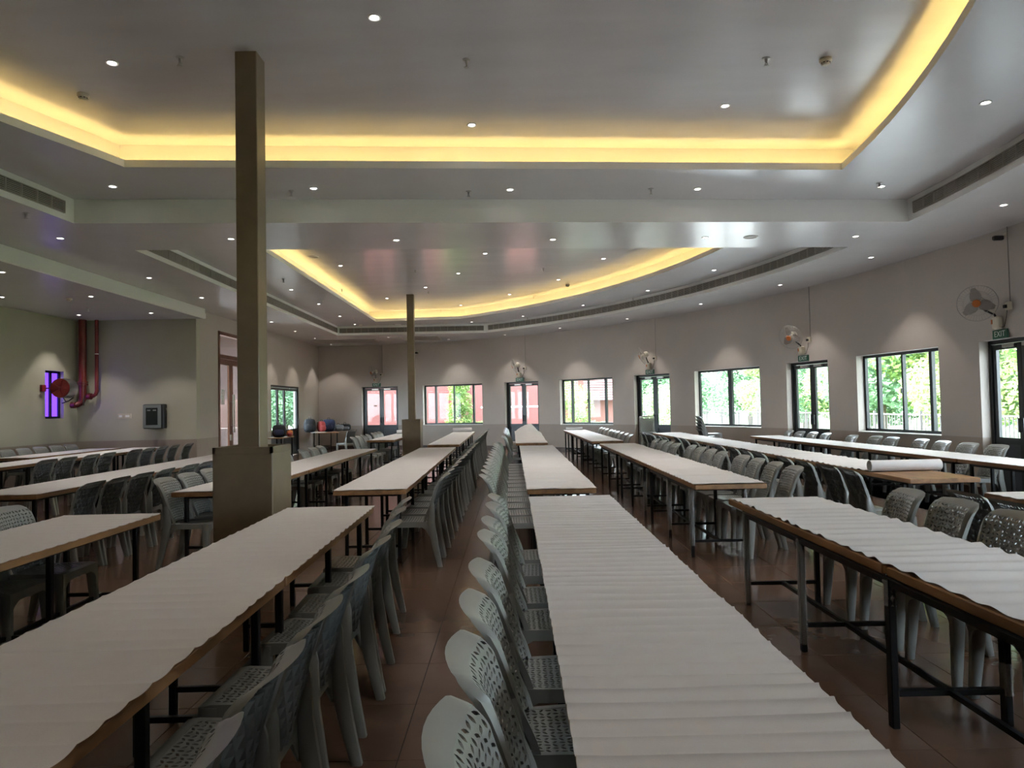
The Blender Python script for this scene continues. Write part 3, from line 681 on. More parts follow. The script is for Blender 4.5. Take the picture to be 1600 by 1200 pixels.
# paper rolls
def roll(x0, x1, y, r, label):
    t = thing('paper_roll', label, 'paper roll', ((x0+x1)/2, y, TT+0.004+r), 0, 'rolled up table paper'); L = x1-x0
    m = MB(); Mx = Matrix.Rotation(PI/2, 4, 'Y'); m.lathe([(r, -L/2), (r, L/2)], 28, Mx, cap=False); m.lathe([(r*0.93, -L/2), (r*0.93, L/2)], 28, Mx, cap=False)
    for s in (-1, 1):
        for k in range(4):
            q = r*(1-k*0.16); m.lathe([(q, s*L/2), (q*0.95, s*L/2)], 24, Mx, cap=False)
    m.build('rolled_paper', M_paper, t, True)
    m = MB(); m.lathe([(r*0.55, -L/2+.01), (r*0.55, L/2-.01)], 20, Mx, cap=False); m.lathe([(r*0.5, -L/2+.01), (r*0.5, L/2-.01)], 20, Mx, cap=False); m.build('inner_wrap', M_paper, t, True)
roll(3.99, 4.78, 8.0, 0.062, 'thick white paper roll lying across the wooden table end at right')
roll(-1.97, -1.35, 23.4, 0.07, 'grey white paper roll at the end of the far table by the conifer window')
roll(-3.75, -3.15, 23.0, 0.06, 'small paper roll on the far table behind the slim column')
roll(1.72, 2.25, 23.0, 0.05, 'small paper roll on the far table below the garden window')
# stretch film hanging by the near table leg
m = MB(); rnd = random.Random(3); rows = []
for i in range(14):
    s = i/13; rows.append([(0.30*u+0.03*math.sin(s*5+u*4), 0.03*math.sin(u*9+s*7), 0.19-0.16*s*math.sin(u*PI)*(.6+.4*u)-0.01*s) for u in [k/10 for k in range(11)]])
m.loft(rows, False, False); tag(m.build('plastic_film', M_film, None, True, (1.98, 7.06, 0.0)), 'loose clear plastic film hanging from a table crossbar near the floor', 'plastic film')

# ------------------------------------------------------------------ chair
def chair_back_pt(u, v, off=0.0):
    hw = 0.178+0.040*(v**0.8)
    z = 0.425+0.465*v
    y = -0.180-0.105*v-0.02*v*v+0.062*(u*u)*(1-0.45*v)
    if v > 0.84: y -= 0.048*((v-0.84)/0.16)**1.6
    if abs(u) > 0.86: y -= 0.022*min(1, (abs(u)-0.86)/0.14)*min(1, max(0, (v-0.15)/0.3))
    return Vector((u*hw, y-off, z))
def chair_seat_pt(u, v, off=0.0):          # v: 0 rear, 1 front
    hw = 0.182+0.030*v
    y = -0.185+0.405*v
    z = 0.437-0.012*(1-u*u)*math.sin(PI*min(1, v*1.1))+0.006*v
    if v > 0.90: z -= 0.020*((v-0.90)/0.1)**2
    return Vector((u*hw, y, z-off))
def perforated(fn, u0, u1, v0, v1, nu, nv, thick, fill=0.92):
    m = MB(); du = (u1-u0)/nu; dv = (v1-v0)/nv; n = 8
    base = [(-1, -1), (0, -1), (1, -1), (1, 0), (1, 1), (0, 1), (-1, 1), (-1, 0)]
    for i in range(nu):
        for j in range(nv):
            cu = u0+(i+.5)*du; cv = v0+(j+.5)*dv; k = (i+2*j) % 3
            ang = (0, PI/3.2, -PI/3.2)[k]; a, b = (0.48, 1.0) if k == 0 else (0.44, 1.06)
            hole = []
            for (bx, by) in base:
                th = math.atan2(by, bx); ex, ey = a*math.cos(th)*(abs(math.cos(th))**0.2), b*math.sin(th)
                hole.append((fill*(ex*math.cos(ang)-ey*math.sin(ang)), fill*(ex*math.sin(ang)+ey*math.cos(ang))))
            # keep the outline order matched to the rotated hole
            hole2 = []
            for (bx, by) in base:
                th = math.atan2(by, bx)-ang; ex, ey = a*math.cos(th), b*math.sin(th)
                r = 1/math.sqrt((math.cos(th)/a)**2+(math.sin(th)/b)**2); hole2.append((fill*r*math.cos(th+ang), fill*r*math.sin(th+ang)))
            vs = []
            for off in (0, thick):
                vs += [fn(cu+bx*du/2, cv+by*dv/2, off) for (bx, by) in base]
                vs += [fn(cu+hx*du/2, cv+hy*dv/2, off) for (hx, hy) in hole2]
            fs = []
            for q in range(n):
                p = (q+1) % n
                fs.append((q, p, n+p, n+q)); fs.append((2*n+p, 2*n+q, 3*n+q, 3*n+p)); fs.append((n+q, n+p, 3*n+p, 3*n+q))
            m.add(vs, fs)
    return m
def rim_strip(inner, outer, back, thick_in):
    m = MB(); m.loft([inner, outer, back, thick_in], False, False); return m
CH = {}
def chair_parts():
    P = []
    # perforated back panel
    pb = perforated(chair_back_pt, -0.86, 0.86, 0.06, 0.945, 12, 17, 0.006); P.append(('backrest', pb.mesh('backrest', M_plastic)))
    # broad rolled rim around the back
    N = 12; ui, vi = 0.86, 0.945
    path_i = [(-ui, 0.03+(vi-0.03)*i/N) for i in range(N+1)]+[(-ui+2*ui*i/N, vi) for i in range(1, N+1)]+[(ui, vi-(vi-0.03)*i/N) for i in range(1, N+1)]
    ru, rv = 0.24, 0.13
    path_o = []
    for i in range(N+1):                                   # left side up to the corner
        f_ = i/N
        if f_ < 0.75: path_o.append((-1.0, 0.03+(1-rv-0.03)*f_/0.75))
        else:
            a_ = (f_-0.75)/0.25*PI/4; path_o.append((-1.0+ru*(1-math.cos(a_)), 1-rv+rv*math.sin(a_)))
    for i in range(1, N):
        f_ = i/N
        if f_ < 0.2: a_ = PI/4+f_/0.2*PI/4; path_o.append((-1.0+ru*(1-math.cos(a_)), 1-rv+rv*math.sin(a_)))
        elif f_ <= 0.8: path_o.append((-(1-ru)+2*(1-ru)*(f_-0.2)/0.6, 1.0+0.012*math.sin((f_-0.2)/0.6*PI)))
        else: a_ = PI/2-(f_-0.8)/0.2*PI/4; path_o.append((1.0-ru*(1-math.cos(a_)), 1-rv+rv*math.sin(a_)))
    path_o += [(-u, v) for (u, v) in reversed(path_o[:N+1])]
    I = [chair_back_pt(u, v, -0.001) for u, v in path_i]
    O = []; B = []
    for (u, v), (uu, vv) in zip(path_i, path_o):
        p = chair_back_pt(uu, vv, 0.0)
        top = max(0, (v-0.6)/0.3); O.append(p+Vector((0, -0.016*top, 0)))
        c = Vector((0, p.y, 0.62)); d = Vector((p.x, 0, p.z-0.62)).normalized()
        B.append(p+Vector((0, -0.026, 0))+d*0.003)
    Mi = [(a*0.5+b*0.5)+Vector((0, 0.005, 0)) for a, b in zip(I, O)]
    T = [chair_back_pt(u, v, 0.012) for u, v in path_i]
    r = MB(); r.loft([I, Mi, O, B, T], False, False); P.append(('back_rim', r.mesh('back_rim', M_plastic, True)))
    # diamond ribs on the rear of the back
    rib = MB()
    for sgn in (-1, 1):
        for k in range(-8, 9):
            pts = []
            for q in range(25):
                v = 0.03+0.84*q/24; u = k*0.235+sgn*(v-0.47)*1.25
                if abs(u) <= 0.88: pts.append((u, v))
            if len(pts) < 3: continue
            A = [chair_back_pt(u-0.046, v, 0.006) for u, v in pts]; Bm = [chair_back_pt(u-0.02*sgn, v, 0.027) for u, v in pts]; C_ = [chair_back_pt(u+0.046, v, 0.006) for u, v in pts]
            rib.loft([A, Bm, C_], False, False)
    P.append(('back_ribs', rib.mesh('back_ribs', M_plastic_shade)))
    # seat
    ps = perforated(chair_seat_pt, -0.88, 0.88, 0.06, 0.90, 14, 13, 0.005, 1.0); P.append(('seat', ps.mesh('seat', M_plastic)))
    # seat rim and apron with arched lower edge
    ap = MB(); N = 10
    path = [(-0.88, 0.06+0.84*i/N) for i in range(N+1)]+[(-0.88+1.76*i/N, 0.90) for i in range(1, N+1)]+[(0.88, 0.90-0.84*i/N) for i in range(1, N+1)]+[(0.88-1.76*i/N, 0.06) for i in range(1, N)]
    I = [chair_seat_pt(u, v, -0.0008) for u, v in path]; O = []; A = []
    for (u, v) in path:
        uu = u/0.88; vv = (v-0.06)/0.84; p = chair_seat_pt(uu*1.0, vv, -0.001)
        if vv > .99: p.y += 0.005; p.z = chair_seat_pt(uu, .9).z-0.006
        O.append(p)
        e = max(abs(uu) if (vv < 0.01 or vv > 0.99) else abs(2*vv-1), 0); drop = 0.052+0.10*max(0, (e-0.62)/0.38)**2
        q = p.copy(); q.z -= drop; q.x += math.copysign(0.006, uu) if abs(uu) > 0.99 else 0; q.y += 0.006 if vv > .99 else (-0.004 if vv < .01 else 0); A.append(q)
    I.append(I[0]); O.append(O[0]); A.append(A[0])
    A2 = [a*1.0+Vector((-a.x*0.03, -(a.y-.02)*0.03, 0.0)) for a in A]
    ap.loft([I, O, A, A2], False, False); P.append(('seat_apron', ap.mesh('seat_apron', M_plastic, True)))
    # legs
    def leg(points):
        rings = []
        for (c, wx, wy) in points:
            cx, cy, cz = c; ch = 0.3
            rings.append([(cx+sx*wx/2, cy+sy*wy/2, cz) for sx, sy in ((-1+ch, -1), (1-ch, -1), (1, -1+ch), (1, 1-ch), (1-ch, 1), (-1+ch, 1), (-1, 1-ch), (-1, -1+ch))])
        m = MB(); m.loft(rings, True, True); return m
    for s in (-1, 1):
        P.append(('leg', leg([((s*0.196, 0.190, 0.432), 0.036, 0.070), ((s*0.198, 0.192, 0.36), 0.042, 0.074), ((s*0.205, 0.203, 0.18), 0.042, 0.060), ((s*0.213, 0.216, 0.0), 0.040, 0.044)]).mesh('leg', M_plastic, True)))
    for s in (-1, 1):
        P.append(('leg', leg([((s*0.188, -0.212, 0.66), 0.010, 0.016), ((s*0.193, -0.214, 0.60), 0.026, 0.040), ((s*0.202, -0.200, 0.43), 0.036, 0.078), ((s*0.210, -0.240, 0.20), 0.042, 0.062), ((s*0.218, -0.285, 0.0), 0.040, 0.046)]).mesh('leg', M_plastic, True)))
    return P
CPARTS = chair_parts()
proto = None
def chair(x, y, rz, label, group, z=0.0, tilt=0.0):
    t = thing('plastic_chair', label, 'chair', (x, y, z), rz, group)
    if tilt: t.rotation_euler = (tilt, 0, rz)
    for n_, me in CPARTS: link(n_, me, t)
    return t
BACK = 0.335
SEATROWS = [
 ('left side of the middle row', 1, [(-0.15, y) for y in (1.52, 2.02, 2.53, 3.06, 3.81, 4.30, 4.95, 5.45)]+[(-0.30, 7.1+0.52*i) for i in range(14)]+[(-0.22, y) for y in (15.9, 16.45, 18.6, 19.3, 20.0, 20.7, 21.4, 22.1, 22.8)]),
 ('right side of first left row', -1, [(-0.64, 1.45), (-0.65, 1.96), (-0.66, 2.46), (-0.67, 2.98), (-0.70, 3.69), (-0.72, 4.21), (-0.78, 4.79), (-0.82, 5.32)]+[(-0.70, y) for y in (7.29, 7.82, 8.36, 8.9, 9.59, 10.12, 10.66, 11.2, 11.89, 12.42, 13.2, 13.72)]+[(-0.76, y) for y in (15.77, 16.4, 17.2, 17.8, 18.5, 19.06, 19.9, 20.6, 21.5, 22.3)]),
 ('right side of first right row', -1, [(2.93, y) for y in (3.55, 4.14, 4.71, 5.30)]+[(2.91, y) for y in (7.37, 7.91, 8.46, 8.99)]+[(2.87, y) for y in (9.76, 10.28, 10.84, 11.37)]+[(2.76, y) for y in (11.99, 12.51, 13.03, 13.65)]+[(2.63, y) for y in (15.86, 16.5, 17.2, 17.86, 18.5, 19.1, 19.9, 20.6, 21.2)]),
 ('left side of second right row', 1, [(3.22, 4.65), (3.25, 5.17)]+[(3.29, y) for y in (7.05, 7.55, 8.15, 8.74, 9.66, 10.2, 10.75, 11.45)]+[(3.26, y) for y in (12.9, 13.7, 14.3)]+[(3.12, y) for y in (14.85, 15.4, 16.2, 16.75, 17.3)]),
 ('wall side of the curved wall row', -1, [(6.84, 10.03), (6.79, 10.58), (6.77, 11.20), (6.79, 11.82), (6.71, 12.56), (6.69, 13.09), (6.52, 13.64), (6.46, 14.65), (6.42, 15.18), (6.37, 15.72), (6.33, 16.25)]),
 ('left side of second left row', 1, [(-3.78, y) for y in (4.2, 4.75, 5.30)]+[(-3.66, y) for y in (7.45, 7.98, 8.54)]+[(-3.68, y) for y in (10.8, 11.4, 12.4, 13.0, 13.55)]+[(-3.95, y) for y in (17.5, 18.1, 18.7, 19.3)]+[(-4.0, y) for y in (20.3, 20.8, 21.3)]),
 ('right side of third left row', -1, [(-4.25, y) for y in (7.22, 7.70, 8.22, 8.74, 9.42, 9.95, 10.5, 11.1)]),
 ('right side of left recess row', -1, [(-7.2, y) for y in (11.05, 11.56, 12.2, 12.7, 13.62, 14.13, 14.66, 15.18, 15.85)]),
 ('wall side of the far left wall row', 1, [(-10.31, y) for y in (14.45, 14.96, 15.47, 16.0, 16.52)]),
]
rnd = random.Random(11)
for (nm, face, pts) in SEATROWS:
    for i, (xb, y) in enumerate(sorted(pts, key=lambda p: p[1])):
        rz = (-PI/2 if face == 1 else PI/2)+rnd.uniform(-0.05, 0.05)
        chair(xb+face*BACK, y, rz, 'grey plastic chair, %s from the camera, %s' % (ORD[i], nm), 'grey perforated plastic chairs')
chair(-5.70, 24.25, 1.0, 'single grey chair turned to the bag table near the far left corner', 'grey perforated plastic chairs')
for (x, y, rz, nm) in ((3.82, 20.15, PI-0.1, 'stack by the narrow far door'), (5.16, 18.55, -PI/2, 'stack beside the wide-post window')):
    for k in range(5):
        chair(x, y, rz, 'grey plastic chair, %s up in the chair %s' % (ORD[k], nm), 'stacked grey chairs', z=k*0.082)

# ------------------------------------------------------------------ wall fans, exit signs, sockets over the doors
def text_mesh(body, size, name, m):
    cu = bpy.data.curves.new(name, 'FONT'); cu.body = body; cu.size = size; cu.align_x = 'CENTER'; cu.align_y = 'CENTER'; cu.extrude = 0.001; cu.space_character = 1.05
    o = bpy.data.objects.new(name, cu); COL.objects.link(o)
    me = bpy.data.meshes.new_from_object(o.evaluated_get(bpy.context.evaluated_depsgraph_get()))
    bpy.data.objects.remove(o); me.materials.clear(); me.materials.append(m); me.name = name
    return me
exit_me = text_mesh('EXIT', 0.125, 'lettering', M_signtext)
# guard: two shallow domes of wire
gd = MB(); GR = 0.275
def dome(r, s): return s*0.075*(1-(r/GR)**2)+s*0.012
for s in (-1, 1):
    for r in (GR, 0.19, 0.10): gd.tube([(r*math.cos(a), dome(r, s), r*math.sin(a)) for a in [2*PI*k/28 for k in range(29)]], 0.0034 if r == GR else 0.0018, 5, False)
    for k in range(40):
        a = 2*PI*k/40; gd.tube([(r*math.cos(a), dome(r, s), r*math.sin(a)) for r in (0.055, 0.13, 0.2, GR)], 0.0011, 4, False)
guard_me = gd.mesh('guard', M_bird, True)
hb = MB(); MY = Matrix.Rotation(PI/2, 4, 'X'); hb.lathe([(0.004, 0.100), (0.05, 0.098), (0.060, 0.088), (0.060, 0.080)], 20, MY); hub_me = hb.mesh('hub_badge', M_orange, True)
mt = MB(); mt.lathe([(0.045, -0.06), (0.085, -0.085), (0.09, -0.13), (0.075, -0.18), (0.03, -0.205)], 18, MY); motor_me = mt.mesh('motor', M_cream, True)
sp_ = MB(); sp_.lathe([(0.04, 0.03), (0.045, -0.06)], 14, MY); spin_me = sp_.mesh('spinner', M_cream, True)
bl = MB(); rows = []
for i in range(7):
    r = 0.04+0.20*i/6; w0 = 0.03+0.06*math.sin(PI*min(1, (i+1)/6.5))
    rows.append([(r*math.cos(q)*1.0, 0.03*(q/0.6)*0.6, r*math.sin(q)) for q in [(-w0+2*w0*k/6)/max(r, .08)*1.0 for k in range(7)]])
bl.loft(rows, False, False); blade_me = bl.mesh('fan_blade', M_blade, True)
def fan(tc, face, label, idx, db=0.0):
    n = wp(tc, 1)-wp(tc, 0); ang = math.atan2(-n.x, n.y)           # local +y = outward
    w0 = wp(tc); t = thing('wall_fan', label, 'fan', (w0.x, w0.y, 2.58), ang, 'wall fans above the doors')
    Li = Matrix.Rotation(-ang, 3, 'Z')
    b = MB(); b.bbox((0, -0.05, 0.13), (0.15, 0.10, 0.20), 0.02); br_ = b.build('wall_bracket', M_cream, t)
    b = MB(); b.box((-0.055, -0.102, 0.15), (0.035, 0.006, 0.07)); b.build('label_plate', M_orange, br_)
    c = Vector((0, -0.34, 0.44)); fd = (Li @ Vector(face)).normalized()
    rot = Vector((0, -1, 0)).rotation_difference(fd).to_matrix().to_4x4()
    T = Matrix.Translation(c) @ rot
    mp = T @ Vector((0, 0.12, 0))
    arm = MB(); arm.tube([(0, -0.06, 0.20), (0, -0.09, 0.26), (mp.x*0.6, mp.y*0.6-0.03, 0.33), (mp.x, mp.y, mp.z-0.03)], 0.016, 8); arm.build('arm', M_black, t, True)
    gd_ = link('guard', guard_me, t); gd_.matrix_local = T; link('hub_badge', hub_me, gd_)
    o = link('motor', motor_me, t); o.matrix_local = T; sp2 = link('spinner', spin_me, t); sp2.matrix_local = T
    for k in range(3):
        o = link('fan_blade', blade_me, sp2); o.matrix_local = Matrix.Rotation(2*PI*k/3+0.4, 4, 'Y')
    cd = MB(); cd.tube([(0.20, -0.02, 0.34), (0.19, -0.03, 0.20), (0.13, -0.03, 0.06), (0.08, -0.04, 0.05)], 0.005, 6); cd.build('power_cord', M_black, t, True)
    # socket box and the conduit above it
    s = thing('socket_box', 'cream socket box on the wall beside the %s' % label.split(' wall fan')[0].replace('cream ', '')+' wall fan', 'socket', (w0.x, w0.y, 2.58), ang, 'socket boxes beside the wall fans')
    m = MB(); m.bbox((0.235, -0.02, 0.36), (0.12, 0.04, 0.12), 0.006); m.build('box', M_cream, s); m = MB(); m.box((0.205, -0.055, 0.355), (0.05, 0.035, 0.05)); m.build('plug', M_black, s)
    m = MB(); m.tube([(0.255, -0.008, 0.42), (0.255, -0.008, zL-2.58)], 0.007, 6)
    cobj = m.build('cable_conduit', M_cable, None, False, (w0.x, w0.y, 2.58), ang); tag(cobj, 'thin cable conduit running up the wall from the %s' % label.split(' wall fan')[0].replace('cream ', '')+' wall fan', 'conduit', 'wall conduits')
    # exit sign
    e = thing('exit_sign', 'small green EXIT sign under the %s' % label.split(' wall fan')[0].replace('cream ', '')+' wall fan', 'exit sign', (w0.x, w0.y, 2.535), ang, 'green exit signs above the doors')
    m = MB(); m.bbox((0.0, -0.012, 0.0), (0.36, 0.024, 0.14), 0.004); pl_ = m.build('sign_plate', M_sign, e)
    o = link('lettering', exit_me, pl_, (0, -0.0265, 0.0)); o.rotation_euler = (PI/2, 0, 0)
fan(1.318, (-0.75, -0.55, -0.25), 'leftmost wall fan, turned left above the far brick-view door', 0)
fan(0.952, (-0.97, 0.05, -0.35), 'second wall fan from the left, seen edge on', 1)
fan(0.616, (-0.95, 0.10, -0.35), 'third wall fan from the left, cream motor in profile', 2)
fan(0.264, (-0.70, -0.55, -0.35), 'fourth wall fan from the left, orange hub turned half away', 3)
fan(-0.050, (-0.62, -0.72, -0.12), 'rightmost wall fan with large round guard and orange hub', 4)
# small cameras
def cctv(p, rz, label):
    t = thing('security_camera', label, 'camera', p, rz, 'small wall cameras'); m = MB(); m.bbox((0, -0.02, 0), (0.07, 0.04, 0.07), 0.006); m.tube([(0, -0.03, 0), (0, -0.09, -0.02)], 0.012, 8); m.build('mount', M_cream, t)
    m = MB(); m.bbox((0, -0.14, -0.04), (0.07, 0.15, 0.07), 0.012); m.build('housing', M_black, t); m = MB(); m.lathe([(0.024, 0.216), (0.024, 0.20)], 12, Matrix.Translation((0, 0, -0.04)) @ MY); m.build('lens', M_boxdark, t)
q = wp(1.213); cctv((q.x, q.y, 3.78), math.atan2(-(math.cos(1.213)), math.sin(1.213)), 'small dark camera on the wall above the conifer window')
q = wp(-0.062); cctv((q.x, q.y, 4.02), -1.6, 'small camera under the ceiling above the rightmost wall fan')
cctv((XI, 26.2, 3.83), PI/2+PI, 'small box camera high on the inner wall near the corner')
cctv((XI, 23.4, 2.62), PI/2+PI, 'small dark sensor above the black glass door')

# ------------------------------------------------------------------ left recess: pipes, hose reel, cabinet, switches
t = thing('fire_pipe', 'thick dark red fire pipe running down from the ceiling in the left corner', 'pipe', (-10.50, 17.36, 0), 0)
m = MB(); m.tube([(0, 0, 1.95+1.95*i/6) for i in range(7)], 0.088, 16); m.build('riser', M_redpipe, t, True)
m = MB(); m.tube([(0, 0, 2.06), (0, 0, 1.96), (-0.03, -0.02, 1.87), (-0.08, -0.08, 1.82), (-0.155, -0.18, 1.81)], [0.086, 0.084, 0.08, 0.07, 0.055], 14); m.build('elbow', M_redpipe, t, True)
m = MB()
for z in (2.30, 2.36): m.lathe([(0.125, z-2.0), (0.125, z-1.975)], 16, Matrix.Translation((0, 0, 2.0)))
m.build('flange', M_redpipe, t, True)
m = MB(); m.tube([(-0.06, -0.10, 2.34), (-0.18, -0.14, 2.34), (-0.21, -0.14, 2.12), (-0.12, -0.14, 2.10), (-0.20, -0.14, 2.30)], 0.016, 6); m.build('valve_lever', M_black, t, True)
m = MB(); m.lathe([(0.075, -0.05), (0.075, 0.05)], 12, Matrix.Translation((-0.13, -0.15, 1.81)) @ Matrix.Rotation(PI/2, 4, 'Y')); m.build('coupling', M_redpipe, t, True)
t = thing('branch_pipe', 'thin dark red pipe with a bent foot beside the thick fire pipe', 'pipe', (-10.19, 17.42, 0), 0)
m = MB(); m.tube([(0, 0, 3.9), (0, 0, 3.0), (0, 0, 2.15), (-0.02, -0.01, 2.07), (-0.07, -0.02, 2.03), (-0.2, -0.03, 2.02)], 0.044, 12); m.build('riser', M_redpipe, t, True)
m = MB(); m.lathe([(0.046, 0), (0.046, 0.02)], 12, Matrix.Translation((0, 0, 3.05))); m.build('band', M_white, t, True)
m = MB(); m.lathe([(0.075, -0.05), (0.08, 0), (0.075, 0.05)], 12, Matrix.Translation((-0.16, -0.03, 2.02)) @ Matrix.Rotation(PI/2, 4, 'Y')); m.build('coupling', M_redpipe, t, True)
m = MB(); m.tube([(-0.24, -0.10, 2.05), (-0.25, -0.12, 1.92), (-0.25, -0.12, 1.80)], 0.014, 6); m.build('valve_lever', M_black, t, True)
t = thing('hose_reel', 'red and silver fire hose reel hung before the purple window', 'hose reel', (-10.42, 16.45, 2.2), -PI/2)
MXr = Matrix.Rotation(PI/2, 4, 'Y')
m = MB(); m.lathe([(0.22, 0.08), (0.22, 0.092), (0.03, 0.092)], 28, MXr, cap=False); m.lathe([(0.22, -0.18), (0.22, -0.192), (0.03, -0.192)], 28, MXr, cap=False); m.build('side_disc', M_redbright, t, True)
m = MB(); m.lathe([(0.225, -0.24), (0.23, -0.05), (0.225, 0.08)], 28, MXr, cap=False); m.build('drum_band', M_steel, t, True)
m = MB(); m.tube([(-0.2, 0, 0), (0.14, 0, 0)], 0.03, 10); m.build('axle', M_redbright, t, True)
m = MB()
for k in range(5): m.tube([(0.10, 0, 0), (0.10, 0.20*math.cos(k*1.2566), 0.20*math.sin(k*1.2566))], 0.011, 6)
m.build('spokes', M_redbright, t, True)
m = MB(); m.box((0.22, -0.30, 0.0), (0.14, 0.05, 0.15)); m.box((0.14, -0.15, 0.0), (0.03, 0.32, 0.03)); m.build('wall_mount', M_redbright, t)
m = MB(); m.tube([(0.0, 0.02, -0.22), (0.02, 0.10, -0.32), (-0.02, -0.02, -0.35), (0.02, 0.16, -0.30), (0.0, 0.26, -0.22)], 0.012, 6); m.build('hose_end', M_black, t, True)
t = thing('wall_cabinet', 'grey framed wall box with a dark panel on the recess end wall', 'cabinet', (-8.78, YA, 1.50), 0)
m = MB(); m.bbox((0, -0.09, 0), (0.50, 0.18, 0.60), 0.012); m.build('body', M_black, t)
m = MB(); m.bbox((-0.03, -0.187, 0), (0.44, 0.014, 0.57), 0.005); ff_ = m.build('front_frame', M_boxgrey, t)
m = MB(); m.bbox((-0.03, -0.197, 0.0), (0.29, 0.01, 0.42), 0.003); m.build('front_panel', M_boxdark, ff_)
m = MB()
for x in (-0.10, 0.04): m.box((x, -0.203, 0.15), (0.08, 0.004, 0.03))
m.build('display', M_boxgrey, ff_)
m = MB(); m.tube([(-0.26, -0.05, 0.2), (-0.275, -0.05, 0.0), (-0.255, -0.05, -0.12)], 0.006, 6); m.tube([(0.26, -0.05, 0.2), (0.30, -0.04, 0.0), (0.28, -0.04, -0.2)], 0.007, 6); m.build('cable', M_cream, t, True)
t = thing('switch_plate', 'pair of cream switch plates on the recess end wall', 'switch', (-9.58, YA, 1.52), 0)
for x, w_ in ((-0.09, 0.13), (0.08, 0.18)):
    m = MB(); m.bbox((x, -0.008, 0), (w_, 0.016, 0.12), 0.003); p = m.build('plate', M_cream, t)
    m = MB(); m.box((x, -0.018, 0), (w_*0.55, 0.006, 0.05)); m.build('rocker', M_white, p)
nt_ = MB(); nt_.box((0.006, 0, 0), (0.006, 0.32, 0.45)); tag(nt_.build('wall_notice', M_note, None, False, (XI, 22.55, 1.72)), 'printed notice sheet on the wall left of the black glass door', 'notice')

# ------------------------------------------------------------------ bag tables by the black glass door
def side_table(x, y, L, W, rz, label):
    t = thing('side_table', label, 'table', (x, y, 0), rz, 'wooden bag tables by the inner wall')
    m = MB(); m.bbox((0, 0, 0.755), (W, L, 0.03), 0.004); m.build('tabletop', M_wood, t)
    for sx in (-1, 1):
        for sy in (-1, 1):
            m = MB(); m.box((sx*(W/2-.06), sy*(L/2-.08), 0.37), (0.034, 0.034, 0.74)); m.build('leg', M_blackmetal, t)
    m = MB()
    for sy in (-1, 1): m.box((0, sy*(L/2-.08), 0.2), (W-.12, 0.026, 0.026))
    m.box((0, 0, 0.2), (0.026, L-.16, 0.026)); m.build('stretcher', M_blackmetal, t); return t
side_table(-6.98, 26.45, 2.3, 0.75, 0.35, 'wooden table piled with bags beside the open glass door')
side_table(-7.2, 21.9, 1.2, 0.6, 0, 'wooden table with a bag just right of the big column')
def bag(x, y, z, d, mts, label, strap, rz=0.3, lean=0.0):
    t = thing('backpack', label, 'bag', (x, y, z), rz, 'bags on the side tables')
    def blob(c, s, m_, nm, seed, par):
        b = MB(); rows = []
        for i in range(9):
            th = PI*i/8; rr = max(0.02, math.sin(th))**0.4
            rows.append([Vector((c[0]+s[0]/2*rr*math.copysign(abs(math.cos(a))**0.7, math.cos(a))*(1+.12*noise.noise(Vector((a, th, seed)))), c[1]+s[1]/2*rr*math.copysign(abs(math.sin(a))**0.7, math.sin(a))*(1+.12*noise.noise(Vector((a, th, seed+5)))), c[2]-s[2]/2*math.copysign(abs(math.cos(th))**0.8, math.cos(th)))) for a in [2*PI*k/16 for k in range(16)]])
        b.loft(rows, True, True); return b.build(nm, m_, par, True)
    o = blob((0, 0, d[2]/2), d, mts[0], 'bag_body', x, t); blob((0, -d[1]*0.45, d[2]*0.38), (d[0]*0.7, d[1]*0.5, d[2]*0.5), mts[1], 'front_pocket', y, o)
    m = MB()
    for s in (-1, 1): m.tube([(s*d[0]*0.2, d[1]*0.3, d[2]*0.85), (s*d[0]*0.3, d[1]*0.62, d[2]*0.9), (s*d[0]*0.32, d[1]*0.66, d[2]*0.4), (s*d[0]*0.25, d[1]*0.4, 0.06)], 0.014, 6)
    m.build('strap', strap, o, True); m = MB(); m.tube([(-0.05, 0, d[2]*0.95), (-0.03, 0, d[2]+.05), (0.03, 0, d[2]+.05), (0.05, 0, d[2]*0.95)], 0.01, 6); m.build('grab_handle', strap, o, True)
bag(-7.35, 25.75, 0.77, (0.42, 0.30, 0.50), (M_bagblack, M_bagblack), 'black backpack at the left end of the bag table', M_bagblack, 0.2)
bag(-6.98, 25.95, 0.77, (0.26, 0.28, 0.40), (M_bagred, M_bagred), 'red bag leaning between the black and navy bags', M_bagblack, 0.8)
bag(-6.86, 26.5, 0.77, (0.50, 0.34, 0.46), (M_bagnavy, M_bagnavy), 'navy blue backpack on the bag table behind the red bag', M_bagblack, 0.1)
bag(-6.60, 26.9, 0.77, (0.40, 0.3, 0.24), (M_baggrey, M_baggrey), 'low grey bag on the bag table', M_bagblack, 0.5)
bag(-6.45, 27.3, 0.77, (0.46, 0.34, 0.26), (M_bagblack, M_baggrey), 'low black bag at the right end of the bag table', M_bagblack, 0.3)
bag(-7.15, 21.75, 0.77, (0.40, 0.42, 0.38), (M_bagblack, M_bagnavy), 'dark bag on the small table right of the big column', M_bagblack, 0.3)
bag(-6.98, 22.25, 0.77, (0.20, 0.3, 0.20), (M_orange, M_bagred), 'small orange bag at the end of the small table', M_bagblack, 0.3)
m = MB(); m.box((0, 0, 0.004), (0.5, 0.35, 0.008)); m.box((0.06, 0.05, 0.011), (0.4, 0.3, 0.006), Matrix.Rotation(0.4, 3, 'Z')); tag(m.build('paper_sheets', M_paper, None, False, (-7.0, 25.55, 0.771), 0.3), 'white paper sheets on the front edge of the bag table', 'paper')

